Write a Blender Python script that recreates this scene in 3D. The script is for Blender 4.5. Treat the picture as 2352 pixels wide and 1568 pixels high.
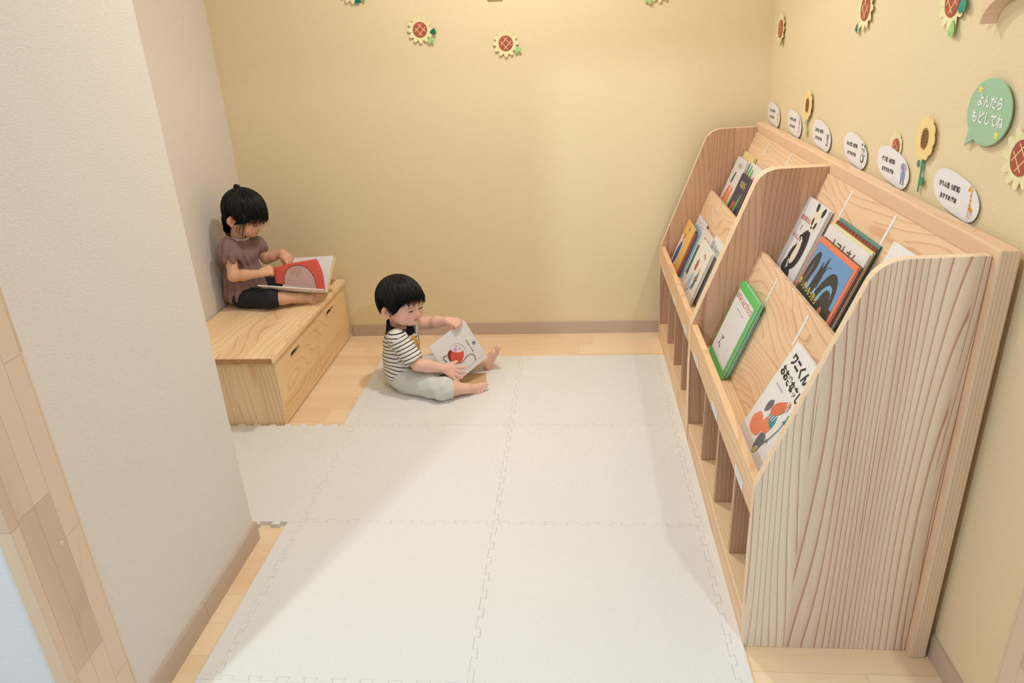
import bpy, bmesh, math, random
import numpy as np
from mathutils import Vector, Matrix

for o in list(bpy.data.objects): bpy.data.objects.remove(o)
sc = bpy.context.scene
COL = sc.collection
random.seed(5)

# ---------------------------------------------------------------- camera, world, lights, exposure
F_PX = 1661.6
def cam_axes():
    yaw, pitch, roll = -0.09901127, 0.4067175, -0.05110113
    cy, sy, cp, sp = math.cos(yaw), math.sin(yaw), math.cos(pitch), math.sin(pitch)
    fwd = Vector((sy*cp, cy*cp, -sp)); right = Vector((cy, -sy, 0)); up = right.cross(fwd)
    c, s = math.cos(roll), math.sin(roll)
    return c*right + s*up, -s*right + c*up, fwd
RIGHT, UPV, FWD = cam_axes()
EYE = Vector((0, 0, 1.4))
cd = bpy.data.cameras.new('camera'); cd.sensor_width = 36; cd.lens = 36*F_PX/2352; cd.clip_start = .02
cam = bpy.data.objects.new('camera', cd); COL.objects.link(cam)
cam.matrix_world = Matrix(((RIGHT.x, UPV.x, -FWD.x, EYE.x), (RIGHT.y, UPV.y, -FWD.y, EYE.y), (RIGHT.z, UPV.z, -FWD.z, EYE.z), (0, 0, 0, 1)))
sc.camera = cam

def at(px, py, Y):
    """measured photo point -> world point on the vertical plane y = Y"""
    d = RIGHT*((px-1176)/F_PX) + UPV*(-(py-784)/F_PX) + FWD
    return EYE + d*(Y/d.y)

w = bpy.data.worlds.new('world'); sc.world = w; w.use_nodes = True
w.node_tree.nodes['Background'].inputs[0].default_value = (0.78, 0.90, 1.0, 1)
w.node_tree.nodes['Background'].inputs[1].default_value = 0.48
sc.view_settings.view_transform = 'Standard'; sc.view_settings.look = 'None'
sc.view_settings.gamma = 1; sc.view_settings.use_curve_mapping = False
sc.view_settings.exposure = 0.0

def area(name, loc, aim, size, power, color):
    l = bpy.data.lights.new(name, 'AREA'); l.shape = 'DISK'; l.size = size; l.energy = power; l.color = color
    o = bpy.data.objects.new(name, l); COL.objects.link(o); o.location = loc
    o.rotation_euler = (Vector(aim)-Vector(loc)).to_track_quat('-Z', 'Y').to_euler(); return o
def spot(name, loc, aim, rad, power, color, ang=100, blend=.6):
    l = bpy.data.lights.new(name, 'SPOT'); l.shadow_soft_size = rad; l.energy = power; l.color = color
    l.spot_size = math.radians(ang); l.spot_blend = blend
    o = bpy.data.objects.new(name, l); COL.objects.link(o); o.location = loc
    o.rotation_euler = (Vector(aim)-Vector(loc)).to_track_quat('-Z', 'Y').to_euler(); return o
WARM = (.985, .97, .93); COOL = (.775, .895, 1.0)
area('downlight_or_fill', (-.24, 2.58, 2.36), (-.24, 2.58, 0), .12, 16.5, WARM)
area('downlight_or_fill', (-.35, 1.75, 2.36), (-.35, 1.75, 0), .5, 6, (.96, .97, .98))  # broad soft fill added beside the main downlight, no fitting of its own
spot('hall_light', (-1.42, -.35, 2.42), (-.1, 1.5, 0), .05, 112, COOL, 95, .7)
spot('hall_light', (.95, -.30, 2.42), (.1, 1.5, 0), .05, 64, COOL, 95, .7)

# ---------------------------------------------------------------- tagging helpers
def tag(o, label=None, cat=None, group=None, kind=None):
    if label: o['label'] = label
    if cat: o['category'] = cat
    if group: o['group'] = group
    if kind: o['kind'] = kind
    return o
def empty(name, loc=(0, 0, 0), label=None, cat=None, group=None):
    o = bpy.data.objects.new(name, None); COL.objects.link(o); o.location = loc; o.empty_display_size = .05
    return tag(o, label, cat, group)
def link_mesh(name, me, mats, parent=None, smooth=False):
    if not isinstance(mats, (list, tuple)): mats = [mats]
    for m in mats: me.materials.append(m)
    o = bpy.data.objects.new(name, me); COL.objects.link(o)
    if smooth: me.polygons.foreach_set('use_smooth', [True]*len(me.polygons))
    if parent is not None:
        o.parent = parent
        me.transform(Matrix.Translation(-Vector(world_loc(parent))))
    return o
def world_loc(o):
    v = Vector(o.location)
    while o.parent: o = o.parent; v = v+Vector(o.location)
    return v
def from_bm(name, bm, mats, parent=None, smooth=False):
    me = bpy.data.meshes.new(name); bm.to_mesh(me); bm.free()
    return link_mesh(name, me, mats, parent, smooth)

# ---------------------------------------------------------------- materials
MATS = {}
def srgb(c):
    return tuple((x/255/12.92 if x/255 <= .04045 else ((x/255+.055)/1.055)**2.4) for x in c)
def new_mat(name):
    m = bpy.data.materials.new(name); m.use_nodes = True
    return m, m.node_tree.nodes, m.node_tree.links, m.node_tree.nodes['Principled BSDF']
def mth(N, L, op, a, b=None, c=None):
    n = N.new('ShaderNodeMath'); n.operation = op
    for i, v in enumerate((a, b, c)):
        if v is None: continue
        if isinstance(v, (int, float)): n.inputs[i].default_value = v
        else: L.new(v, n.inputs[i])
    return n.outputs[0]
def mixc(N, L, fac, a, b):
    n = N.new('ShaderNodeMix'); n.data_type = 'RGBA'
    for i, v in ((0, fac), (6, a), (7, b)):
        if isinstance(v, (int, float)): n.inputs[i].default_value = v
        elif isinstance(v, tuple): n.inputs[i].default_value = (*v[:3], 1)
        else: L.new(v, n.inputs[i])
    return n.outputs[2]
def flat(c, rough=.6, name=None, spec=.4):
    key = ('flat', tuple(c), rough, spec)
    if key in MATS: return MATS[key]
    m, N, L, B = new_mat(name or 'paint_%d_%d_%d' % tuple(int(v) for v in c))
    geo = N.new('ShaderNodeNewGeometry'); nz = N.new('ShaderNodeTexNoise'); nz.inputs['Scale'].default_value = 60
    L.new(geo.outputs['Position'], nz.inputs['Vector'])
    s = srgb(c)
    L.new(mixc(N, L, nz.outputs[0], tuple(v*.95 for v in s), tuple(min(1, v*1.05) for v in s)), B.inputs['Base Color'])
    B.inputs['Roughness'].default_value = rough; B.inputs['Specular IOR Level'].default_value = spec
    MATS[key] = m; return m

def wood(name, grain, across, light, dark, board=.0, K=9., M=0., gscale=.9, ascale=5.5, tint=.12, seed=0., line=.55, rough=.45, pore=.5, third=None, end=.0):
    """procedural sawn softwood: contour lines of a stretched noise field, boards glued side by side"""
    m, N, L, B = new_mat(name)
    geo = N.new('ShaderNodeNewGeometry'); sep = N.new('ShaderNodeSeparateXYZ'); L.new(geo.outputs['Position'], sep.inputs[0])
    ax = {'x': sep.outputs[0], 'y': sep.outputs[1], 'z': sep.outputs[2]}
    g, a = ax[grain], ax[across]
    t = ax[third] if third else ax[[q for q in 'xyz' if q not in (grain, across)][0]]
    if board:
        bi = mth(N, L, 'FLOOR', mth(N, L, 'DIVIDE', mth(N, L, 'ADD', a, 10.013+seed*.01), board))
        if end:
            wn0 = N.new('ShaderNodeTexWhiteNoise'); wn0.noise_dimensions = '1D'; L.new(bi, wn0.inputs['W'])
            gi = mth(N, L, 'FLOOR', mth(N, L, 'DIVIDE', mth(N, L, 'ADD', g, mth(N, L, 'MULTIPLY_ADD', wn0.outputs[0], end, 20)), end))
            bi = mth(N, L, 'ADD', bi, mth(N, L, 'MULTIPLY', gi, 37.7))
        wn = N.new('ShaderNodeTexWhiteNoise'); wn.noise_dimensions = '1D'; L.new(mth(N, L, 'ADD', bi, seed), wn.inputs['W'])
        rnd = wn.outputs[0]
    else:
        v = N.new('ShaderNodeValue'); v.outputs[0].default_value = seed*.37 % 1.; rnd = v.outputs[0]
    cmb = N.new('ShaderNodeCombineXYZ')
    L.new(mth(N, L, 'MULTIPLY_ADD', g, gscale, mth(N, L, 'MULTIPLY', rnd, 7.3)), cmb.inputs[0])
    L.new(mth(N, L, 'MULTIPLY_ADD', a, ascale, mth(N, L, 'MULTIPLY', rnd, 31.)), cmb.inputs[1])
    L.new(mth(N, L, 'MULTIPLY', t, ascale), cmb.inputs[2])
    nz = N.new('ShaderNodeTexNoise'); nz.inputs['Scale'].default_value = 1; nz.inputs['Detail'].default_value = 1.3; nz.inputs['Roughness'].default_value = .35
    nz.noise_dimensions = '4D'; L.new(cmb.outputs[0], nz.inputs['Vector']); L.new(mth(N, L, 'MULTIPLY', rnd, 9), nz.inputs['W'])
    f = mth(N, L, 'ADD', mth(N, L, 'MULTIPLY', nz.outputs[0], K), mth(N, L, 'MULTIPLY', a, M))
    fr = mth(N, L, 'FRACT', f)
    rp = N.new('ShaderNodeValToRGB'); e = rp.color_ramp.elements
    e[0].position = 0; e[0].color = (.04, .04, .04, 1); e[1].position = .45; e[1].color = (.10, .10, .10, 1)
    x = e.new(.76); x.color = (.24, .24, .24, 1); x = e.new(.88); x.color = (.9, .9, .9, 1); x = e.new(.93); x.color = (.85, .85, .85, 1); x = e.new(.98); x.color = (.04, .04, .04, 1)
    L.new(fr, rp.inputs[0])
    # fine pores along the grain
    c2 = N.new('ShaderNodeCombineXYZ')
    L.new(mth(N, L, 'MULTIPLY', g, 9), c2.inputs[0]); L.new(mth(N, L, 'MULTIPLY', a, 420), c2.inputs[1]); L.new(mth(N, L, 'MULTIPLY', t, 420), c2.inputs[2])
    n2 = N.new('ShaderNodeTexNoise'); n2.inputs['Scale'].default_value = 1; n2.inputs['Detail'].default_value = 1; L.new(c2.outputs[0], n2.inputs['Vector'])
    # broad heart / sap variation
    c3 = N.new('ShaderNodeCombineXYZ')
    L.new(mth(N, L, 'MULTIPLY_ADD', g, .7, rnd), c3.inputs[0]); L.new(mth(N, L, 'MULTIPLY_ADD', a, 9, mth(N, L, 'MULTIPLY', rnd, 13)), c3.inputs[1]); L.new(t, c3.inputs[2])
    n3 = N.new('ShaderNodeTexNoise'); n3.inputs['Scale'].default_value = 1; L.new(c3.outputs[0], n3.inputs['Vector'])
    fac = mth(N, L, 'MULTIPLY', rp.outputs[0], line)
    fac = mth(N, L, 'ADD', fac, mth(N, L, 'MULTIPLY', mth(N, L, 'SUBTRACT', n2.outputs[0], .5), pore*.35))
    fac = mth(N, L, 'ADD', fac, mth(N, L, 'MULTIPLY', mth(N, L, 'SUBTRACT', n3.outputs[0], .42), .75))
    fac = mth(N, L, 'ADD', fac, mth(N, L, 'MULTIPLY', mth(N, L, 'SUBTRACT', rnd, .5), tint*2))
    cl = N.new('ShaderNodeClamp'); L.new(fac, cl.inputs[0])
    col = mixc(N, L, cl.outputs[0], srgb(light), srgb(dark))
    if board:
        fb = mth(N, L, 'FRACT', mth(N, L, 'DIVIDE', mth(N, L, 'ADD', a, 10.013+seed*.01), board))
        gap = mth(N, L, 'LESS_THAN', fb, .0012/board*.6)
        if end:
            fe = mth(N, L, 'FRACT', mth(N, L, 'DIVIDE', mth(N, L, 'ADD', g, mth(N, L, 'MULTIPLY_ADD', wn0.outputs[0], end, 20)), end))
            gap = mth(N, L, 'MAXIMUM', gap, mth(N, L, 'LESS_THAN', fe, .0010/end))
            col = mixc(N, L, mth(N, L, 'MULTIPLY', gap, .55), col, tuple(v*.35 for v in srgb(dark)))
    L.new(col, B.inputs['Base Color'])
    B.inputs['Roughness'].default_value = rough; B.inputs['Specular IOR Level'].default_value = .3
    bp = N.new('ShaderNodeBump'); bp.inputs['Strength'].default_value = .12; bp.inputs['Distance'].default_value = .001
    L.new(n2.outputs[0], bp.inputs['Height']); L.new(bp.outputs[0], B.inputs['Normal'])
    return m

PAN_L, PAN_D = (234, 216, 192), (172, 118, 88)
W_end = wood('cedar_end_panel', 'z', 'x', PAN_L, PAN_D, board=.13, K=16, M=55, gscale=.62, ascale=5.2, tint=.10, seed=3., line=.80)
W_div = wood('cedar_divider', 'z', 'x', (204, 162, 130), (148, 98, 72), board=.11, K=13, M=50, gscale=.9, ascale=5, tint=.12, seed=8., line=.6)
W_post = wood('cedar_dark_divider', 'z', 'x', (206, 164, 130), (146, 98, 72), board=0, K=6, M=90, gscale=.8, ascale=5, tint=.1, seed=1., line=.6)
W_edge = wood('cedar_panel_edge', 'z', 'y', (244, 216, 180), (214, 172, 130), board=0, K=4, M=160, gscale=.8, ascale=5, tint=.05, seed=3., line=.35)
W_slope = wood('cedar_sloped_panel', 'y', 'z', (242, 208, 170), (202, 146, 102), board=.118, K=17, M=46, gscale=1.7, ascale=6, tint=.10, seed=5., line=.6)
W_rail = wood('cedar_rail', 'y', 'z', (240, 204, 160), (204, 148, 100), board=0, K=8, M=60, gscale=1.6, ascale=8, tint=.1, seed=2., line=.5)
W_ledge = wood('cedar_ledge', 'y', 'x', (242, 208, 166), (206, 150, 104), board=0, K=6, M=110, gscale=1.2, ascale=7, tint=.1, seed=4., line=.55)
W_back = wood('cedar_back_board', 'y', 'z', (240, 204, 168), (206, 152, 114), board=0, K=6, M=180, gscale=1.2, ascale=6, tint=.1, seed=6., line=.4)
W_backz = wood('cedar_back_edge', 'z', 'x', (226, 200, 170), (170, 122, 90), board=0, K=5, M=140, gscale=1.2, ascale=6, tint=.1, seed=6., line=.6)
W_btop = wood('bench_top_wood', 'y', 'x', (248, 218, 172), (214, 160, 108), board=.105, K=15, M=40, gscale=1.6, ascale=6, tint=.12, seed=7., line=.55)
W_bfront = wood('bench_drawer_wood', 'y', 'z', (246, 212, 162), (210, 154, 100), board=.085, K=15, M=40, gscale=1.8, ascale=6, tint=.16, seed=9., line=.55)
W_bend = wood('bench_end_wood', 'z', 'x', (246, 218, 176), (212, 158, 108), board=.10, K=12, M=46, gscale=1.0, ascale=6, tint=.1, seed=2., line=.55)
W_bedge = wood('bench_edge_wood', 'y', 'x', (196, 150, 104), (160, 108, 70), board=.06, K=8, M=10, gscale=30, ascale=9, tint=.1, seed=2., line=.5)
W_floor = wood('maple_floor_planks', 'x', 'y', (246, 218, 180), (226, 184, 138), board=.106, K=5, M=6, gscale=1.4, ascale=7, tint=.30, seed=4.88, line=.16, rough=.35, pore=.25, end=.63)
W_jamb = wood('rubberwood_post', 'z', 'y', (226, 200, 172), (184, 148, 120), board=.042, K=5, M=8, gscale=1.3, ascale=6, tint=.34, seed=4., line=.16, rough=.5, pore=.5, end=.36)

def wallpaper(name, c, bump=.25, scale=330):
    m, N, L, B = new_mat(name)
    geo = N.new('ShaderNodeNewGeometry')
    nz = N.new('ShaderNodeTexNoise'); nz.inputs['Scale'].default_value = scale; nz.inputs['Detail'].default_value = 3
    mp = N.new('ShaderNodeMapping'); mp.inputs['Scale'].default_value = (.35, .35, 1); L.new(geo.outputs['Position'], mp.inputs[0]); L.new(mp.outputs[0], nz.inputs['Vector'])
    s = srgb(c); L.new(mixc(N, L, nz.outputs[0], tuple(v*.94 for v in s), tuple(min(1, v*1.05) for v in s)), B.inputs['Base Color'])
    B.inputs['Roughness'].default_value = .85; B.inputs['Specular IOR Level'].default_value = .2
    bp = N.new('ShaderNodeBump'); bp.inputs['Strength'].default_value = bump; bp.inputs['Distance'].default_value = .002
    L.new(nz.outputs[0], bp.inputs['Height']); L.new(bp.outputs[0], B.inputs['Normal'])
    return m
YELLOW = wallpaper('yellow_wallpaper', (235, 216, 176)); YELLOW_R = YELLOW
CREAM = wallpaper('cream_wallpaper', (226, 216, 206), .45, 260)
OUTER = wallpaper('hall_wallpaper', (226, 228, 230), .3, 260)
BASEB = flat((200, 178, 158), .5, 'vinyl_baseboard')
CEIL = wallpaper('ceiling_paper', (240, 238, 232))

def mat_foam():
    m, N, L, B = new_mat('woven_foam')
    geo = N.new('ShaderNodeNewGeometry'); sep = N.new('ShaderNodeSeparateXYZ'); L.new(geo.outputs['Position'], sep.inputs[0])
    a = mth(N, L, 'SINE', mth(N, L, 'MULTIPLY', sep.outputs[0], 2*math.pi/.0075)); b = mth(N, L, 'SINE', mth(N, L, 'MULTIPLY', sep.outputs[1], 2*math.pi/.0075))
    h = mth(N, L, 'MULTIPLY', a, b)
    nz = N.new('ShaderNodeTexNoise'); nz.inputs['Scale'].default_value = 3; L.new(geo.outputs['Position'], nz.inputs['Vector'])
    L.new(mixc(N, L, nz.outputs[0], srgb((232, 228, 222)), srgb((238, 234, 229))), B.inputs['Base Color'])
    B.inputs['Roughness'].default_value = .7; B.inputs['Specular IOR Level'].default_value = .25
    bp = N.new('ShaderNodeBump'); bp.inputs['Strength'].default_value = .45; bp.inputs['Distance'].default_value = .0013
    L.new(h, bp.inputs['Height']); L.new(bp.outputs[0], B.inputs['Normal'])
    return m
FOAM = mat_foam()

# ---------------------------------------------------------------- mesh helpers
def add_box(bm, lo, hi, mi=0):
    x0, y0, z0 = lo; x1, y1, z1 = hi
    v = [bm.verts.new(p) for p in ((x0, y0, z0), (x1, y0, z0), (x1, y1, z0), (x0, y1, z0), (x0, y0, z1), (x1, y0, z1), (x1, y1, z1), (x0, y1, z1))]
    for f in ((3, 2, 1, 0), (4, 5, 6, 7), (0, 1, 5, 4), (1, 2, 6, 5), (2, 3, 7, 6), (3, 0, 4, 7)):
        bm.faces.new([v[i] for i in f]).material_index = mi
def bevel(bm, r, seg=2):
    bmesh.ops.remove_doubles(bm, verts=bm.verts, dist=1e-6)
    ed = [e for e in bm.edges if len(e.link_faces) == 2 and e.calc_face_angle(0) > .6]
    bmesh.ops.bevel(bm, geom=ed, offset=r, segments=seg, affect='EDGES', profile=.5)
def box(name, lo, hi, mat, parent=None, bev=0.0):
    bm = bmesh.new(); add_box(bm, lo, hi)
    if bev: bevel(bm, bev)
    return from_bm(name, bm, mat, parent)
def prism(name, pts, axis, a, b, mat, parent=None, bev=0.0):
    """extrude a 2D outline: axis 'y' -> pts are (x,z); 'x' -> (y,z); 'z' -> (x,y)"""
    def P(p, t): return {'y': (p[0], t, p[1]), 'x': (t, p[0], p[1]), 'z': (p[0], p[1], t)}[axis]
    bm = bmesh.new(); A = [bm.verts.new(P(p, a)) for p in pts]; Bv = [bm.verts.new(P(p, b)) for p in pts]
    bm.faces.new(A); bm.faces.new(Bv[::-1]); n = len(pts)
    for i in range(n): bm.faces.new([A[(i+1) % n], A[i], Bv[i], Bv[(i+1) % n]])
    bmesh.ops.recalc_face_normals(bm, faces=bm.faces)
    if bev: bevel(bm, bev)
    return from_bm(name, bm, mat, parent)
def tube(bm, pts, rads, n=8, mi=0, cap=True, squash=None):
    rings = []; pts = [Vector(p) for p in pts]; up = Vector((0, 0, 1)); prev = None
    for i, p in enumerate(pts):
        t = (pts[min(i+1, len(pts)-1)]-pts[max(i-1, 0)]).normalized()
        if prev is None:
            a = t.cross(up); 
            if a.length < .1: a = t.cross(Vector((1, 0, 0)))
        else: a = prev - t*prev.dot(t)
        a.normalize(); prev = a; b = t.cross(a); r = rads[i] if hasattr(rads, '__len__') else rads
        rings.append([bm.verts.new(p+(a*math.cos(2*math.pi*k/n)+b*math.sin(2*math.pi*k/n)*(squash or 1))*r) for k in range(n)])
    for i in range(len(rings)-1):
        for k in range(n):
            f = bm.faces.new([rings[i][k], rings[i][(k+1) % n], rings[i+1][(k+1) % n], rings[i+1][k]]); f.material_index = mi; f.smooth = True
    if cap and n > 2:
        bm.faces.new(rings[0][::-1]).material_index = mi; bm.faces.new(rings[-1]).material_index = mi

# ---------------------------------------------------------------- flat printed art on a surface frame
class Frame:
    def __init__(s, o, u, v, n): s.o, s.u, s.v, s.n = Vector(o), Vector(u).normalized(), Vector(v).normalized(), Vector(n).normalized()
    def p(s, a, b, c=0): return s.o+s.u*a+s.v*b+s.n*c
class Art:
    """layers of ink/paper lying on a frame; becomes one mesh"""
    def __init__(s, fr, lift=.0003, step=.00012): s.fr, s.bm, s.mats, s.z, s.step = fr, bmesh.new(), [], lift, step
    def mi(s, c, rough=.6):
        m = c if isinstance(c, bpy.types.Material) else flat(c, rough)
        if m not in s.mats: s.mats.append(m)
        return s.mats.index(m)
    def poly(s, pts, c, up=True):
        if up: s.z += s.step
        f = s.bm.faces.new([s.bm.verts.new(s.fr.p(a, b, s.z)) for a, b in pts]); f.material_index = s.mi(c); return s
    def ell(s, cx, cy, rx, ry, c, rot=0, n=20, up=True):
        r = math.radians(rot); return s.poly([(cx+rx*math.cos(t)*math.cos(r)-ry*math.sin(t)*math.sin(r), cy+rx*math.cos(t)*math.sin(r)+ry*math.sin(t)*math.cos(r)) for t in [2*math.pi*i/n for i in range(n)]], c, up)
    def rect(s, x0, y0, x1, y1, c): return s.poly([(x0, y0), (x1, y0), (x1, y1), (x0, y1)], c)
    def line(s, pts, wd, c):
        s.z += s.step; mi = s.mi(c)
        for (x0, y0), (x1, y1) in zip(pts, pts[1:]):
            dx, dy = x1-x0, y1-y0; l = math.hypot(dx, dy) or 1; nx, ny = -dy/l*wd/2, dx/l*wd/2; ex, ey = dx/l*wd*.3, dy/l*wd*.3
            f = s.bm.faces.new([s.bm.verts.new(s.fr.p(a, b, s.z)) for a, b in ((x0-ex+nx, y0-ey+ny), (x0-ex-nx, y0-ey-ny), (x1+ex-nx, y1+ey-ny), (x1+ex+nx, y1+ey+ny))]); f.material_index = mi
        return s
    def blob(s, pts, c, n=6):
        """closed Catmull-Rom outline through pts"""
        out = []; m = len(pts)
        for i in range(m):
            p0, p1, p2, p3 = [pts[(i+j) % m] for j in (-1, 0, 1, 2)]
            for k in range(n):
                t = k/n; out.append(tuple(.5*((2*p1[q])+(-p0[q]+p2[q])*t+(2*p0[q]-5*p1[q]+4*p2[q]-p3[q])*t*t+(-p0[q]+3*p1[q]-3*p2[q]+p3[q])*t**3) for q in (0, 1)))
        return s.poly(out, c)
    def done(s, name, parent): 
        return from_bm(name, s.bm, s.mats, parent)
def text(name, body, fr, x, y, size, c, parent, rot=0, bold=.012, lift=.0011, sx=1.0, align='CENTER'):
    cu = bpy.data.curves.new(name, 'FONT'); cu.body = body; cu.size = size; cu.align_x = align; cu.align_y = 'CENTER'; cu.offset = bold*size; cu.resolution_u = 3
    o = bpy.data.objects.new(name, cu); COL.objects.link(o)
    dg = bpy.context.evaluated_depsgraph_get(); me = bpy.data.meshes.new_from_object(o.evaluated_get(dg))
    bpy.data.objects.remove(o); bpy.data.curves.remove(cu)
    r = math.radians(rot); me.name = name
    for v in me.vertices:
        a, b = v.co.x*sx, v.co.y
        v.co = fr.p(x+a*math.cos(r)-b*math.sin(r), y+a*math.sin(r)+b*math.cos(r), lift)
    me.materials.clear()
    return link_mesh(name, me, flat(c), parent)

# ---------------------------------------------------------------- room shell
WX, BY, LX = .82, 3.335, -1.592      # right wall, back wall, alcove's left wall
CH = 2.4
def struct(o): o['kind'] = 'structure'; return o
struct(box('floor', (-3.2, -2.6, -.05), (2.6, BY+.1, 0), W_floor))
struct(box('wall_back', (LX-.1, BY, 0), (WX+.1, BY+.1, CH), YELLOW))
struct(box('wall_right', (WX, 1.10, 0), (WX+.1, BY, CH), YELLOW_R))
struct(box('wall_alcove', (LX-.1, 1.725, 0), (LX, BY, CH), CREAM))
struct(box('wall_left', (LX-.1, 1.06, 0), (-.99, 1.725, CH), CREAM))
struct(box('wall_hall_left', (-3.2, .945, 0), (-.985, 1.06, CH), OUTER))
struct(box('wall_hall_right', (.815, .945, 0), (2.6, 1.10, CH), OUTER))
struct(box('wall_lintel', (-.985, .945, 2.05), (.815, 1.08, CH), OUTER))
struct(box('ceiling', (LX-.1, 1.06, CH), (WX+.1, BY+.1, CH+.05), CEIL))
struct(box('baseboard_back', (-1.14, BY-.008, 0), (WX, BY, .062), BASEB, bev=.001))
struct(box('baseboard_right', (WX-.008, 1.10, 0), (WX, BY-.008, .062), BASEB, bev=.001))
bm = bmesh.new()
add_box(bm, (-.99, 1.08, 0), (-.981, 1.395, .062)); add_box(bm, (-.99, 1.396, 0), (-.981, 1.734, .062)); add_box(bm, (-1.2, 1.725, 0), (-.99, 1.734, .062))
struct(from_bm('baseboard_left', bm, BASEB))
# wooden door lining: two posts and a head
def jamb(name, x0, x1, edge):
    e = empty(name, (x0, .93, 0)); e['kind'] = 'structure'
    box('post', (x0, .93, 0), (x1, 1.085, 2.05), W_jamb, e, .003)
    bm = bmesh.new(); X = x1 if edge > 0 else x0
    P = at(137, 1249, 1.02)
    z = P.z; y = 1.022
    for k in range(1):
        bmesh.ops.create_uvsphere(bm, u_segments=16, v_segments=8, radius=.0055, matrix=Matrix.Translation((X, y, z)) @ Matrix.Diagonal((.3, 1, 1, 1)))
    from_bm('screw_cap', bm, flat((226, 200, 164), .4), e, True)
jamb('trim_1', -.998, -.968, 1)
jamb('trim_2', .790, .825, -1)
struct(box('trim_3', (-.968, .93, 2.05-.03), (.79, 1.085, 2.05), W_jamb, None, .003))

# ---------------------------------------------------------------- jigsaw foam mats
def prof(a, b, n, depth, sgn=1):
    """dovetail teeth from a to b along one axis: list of (t, offset)"""
    out = []; p = (b-a)/n
    for i in range(n):
        c = a+p*(i+.5)
        out += [(c-p*.17, 0), (c-p*.25, depth*sgn), (c+p*.25, depth*sgn), (c+p*.17, 0)]
    return out
TD = .013
def tile_outline(x0, x1, y0, y1, L_, R_, B_, T_, nx=9, ny=9, xe=None):
    """edges: 0 straight, +1/-1 teeth pushed to +axis / -axis"""
    pts = [(x0, y0)]
    if B_: pts += [(t, y0+o) for t, o in prof(x0, xe or x1, nx, TD, B_)]
    pts.append((x1, y0))
    if R_: pts += [(x1+o, t) for t, o in prof(y0, y1, ny, TD, R_)]
    pts.append((x1, y1))
    if T_: pts += [(t, y1+o) for t, o in prof(x0, xe or x1, nx, TD, T_)][::-1]
    pts.append((x0, y1))
    if L_: pts += [(x0+o, t) for t, o in prof(y0, y1, ny, TD, L_)][::-1]
    return pts
def tile(name, pts, label, cat, group=None, H=.012):
    n = len(pts); g = .0001; ins = .0006
    def off(d):
        out = []
        for i in range(n):
            p, q, r = Vector(pts[i-1]), Vector(pts[i]), Vector(pts[(i+1) % n])
            a = (q-p).normalized(); b = (r-q).normalized(); na = Vector((-a.y, a.x)); nb = Vector((-b.y, b.x))
            m = na+nb; k = d/max(.35, (1+na.dot(nb))); out.append(q+m*k)
        return out
    bm = bmesh.new(); rings = []
    for d, z in ((g, 0), (g, H-.0014), (ins, H)):
        rings.append([bm.verts.new((q.x, q.y, z)) for q in off(d)])
    bm.faces.new(rings[0][::-1]); bm.faces.new(rings[-1])
    for a, b in zip(rings, rings[1:]):
        for i in range(n): bm.faces.new([a[i], a[(i+1) % n], b[(i+1) % n], b[i]])
    o = from_bm(name, bm, FOAM); tag(o, label, cat, group); return o
XS = (-.878, -.266, .350); XO = (-.918, .389)
YS = (.60, 1.20, 1.80, 2.40, 3.00); YO = 3.035
GT = 'white jigsaw foam floor tiles'
where = {(0, 3): 'white foam mat tile under the sitting toddler', (1, 3): 'white foam mat tile at the far end beside the bookcase',
         (0, 2): 'white foam mat tile in the left column just in front of the toddler', (1, 2): 'white foam mat tile in the right column beside the middle of the bookcase',
         (0, 1): 'white foam mat tile in the left column beside the cream wall end', (1, 1): 'white foam mat tile in the right column beside the near bookcase end',
         (0, 0): 'nearest white foam mat tile on the left, cut by the bottom edge', (1, 0): 'nearest white foam mat tile on the right, cut by the bottom edge'}
for c in (0, 1):
    for r in range(4):
        tile('foam_mat_tile', tile_outline(XS[c], XS[c+1], YS[r], YS[r+1], 1, 1, 1 if r else 0, 1), where[(c, r)], 'floor mat', GT)
tile('foam_mat_tile', tile_outline(XS[0]-.612, XS[0], 1.80, 2.40, 0, 1, -1, 1, xe=XO[0]-.003), 'white foam mat tile with open teeth, lying left of the others by the bench', 'floor mat', GT)
GS = 'foam edge strips'
def strip(pts, label): tile('mat_edge_strip', pts, label, 'mat edging', GS)
side = {0: 'nearest', 1: 'beside the cream wall end', 3: 'beside the toddler'}
for r in (0, 1, 3):
    yt = YO if r == 3 else YS[r+1]
    strip([(XO[0], YS[r]), (XS[0], YS[r])]+[(XS[0]+o, t) for t, o in prof(YS[r], YS[r+1], 9, TD, 1)]+[(XS[0], yt), (XO[0], yt)], 'white foam edge strip left of the mat, '+side[r])
side = {0: 'nearest, at the bookcase foot', 1: 'beside the front of the near bookcase', 2: 'beside the bookcase centre', 3: 'farthest, at the back corner'}
for r in range(4):
    yt = YO if r == 3 else YS[r+1]
    strip([(XO[1], yt), (XS[2], yt)]+[(XS[2]+o, t) for t, o in prof(YS[r], YS[r+1], 9, TD, 1)][::-1]+[(XS[2], YS[r]), (XO[1], YS[r])], 'white foam edge strip right of the mat, '+side[r])
for c in (0, 1):
    strip([(XS[c], YS[4])]+[(t, YS[4]+o) for t, o in prof(XS[c], XS[c+1], 9, TD, 1)]+[(XS[c+1], YS[4]), (XS[c+1], YO), (XS[c], YO)], 'white foam edge strip along the back of the mat, '+('behind the toddler' if c == 0 else 'right half'))

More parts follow.
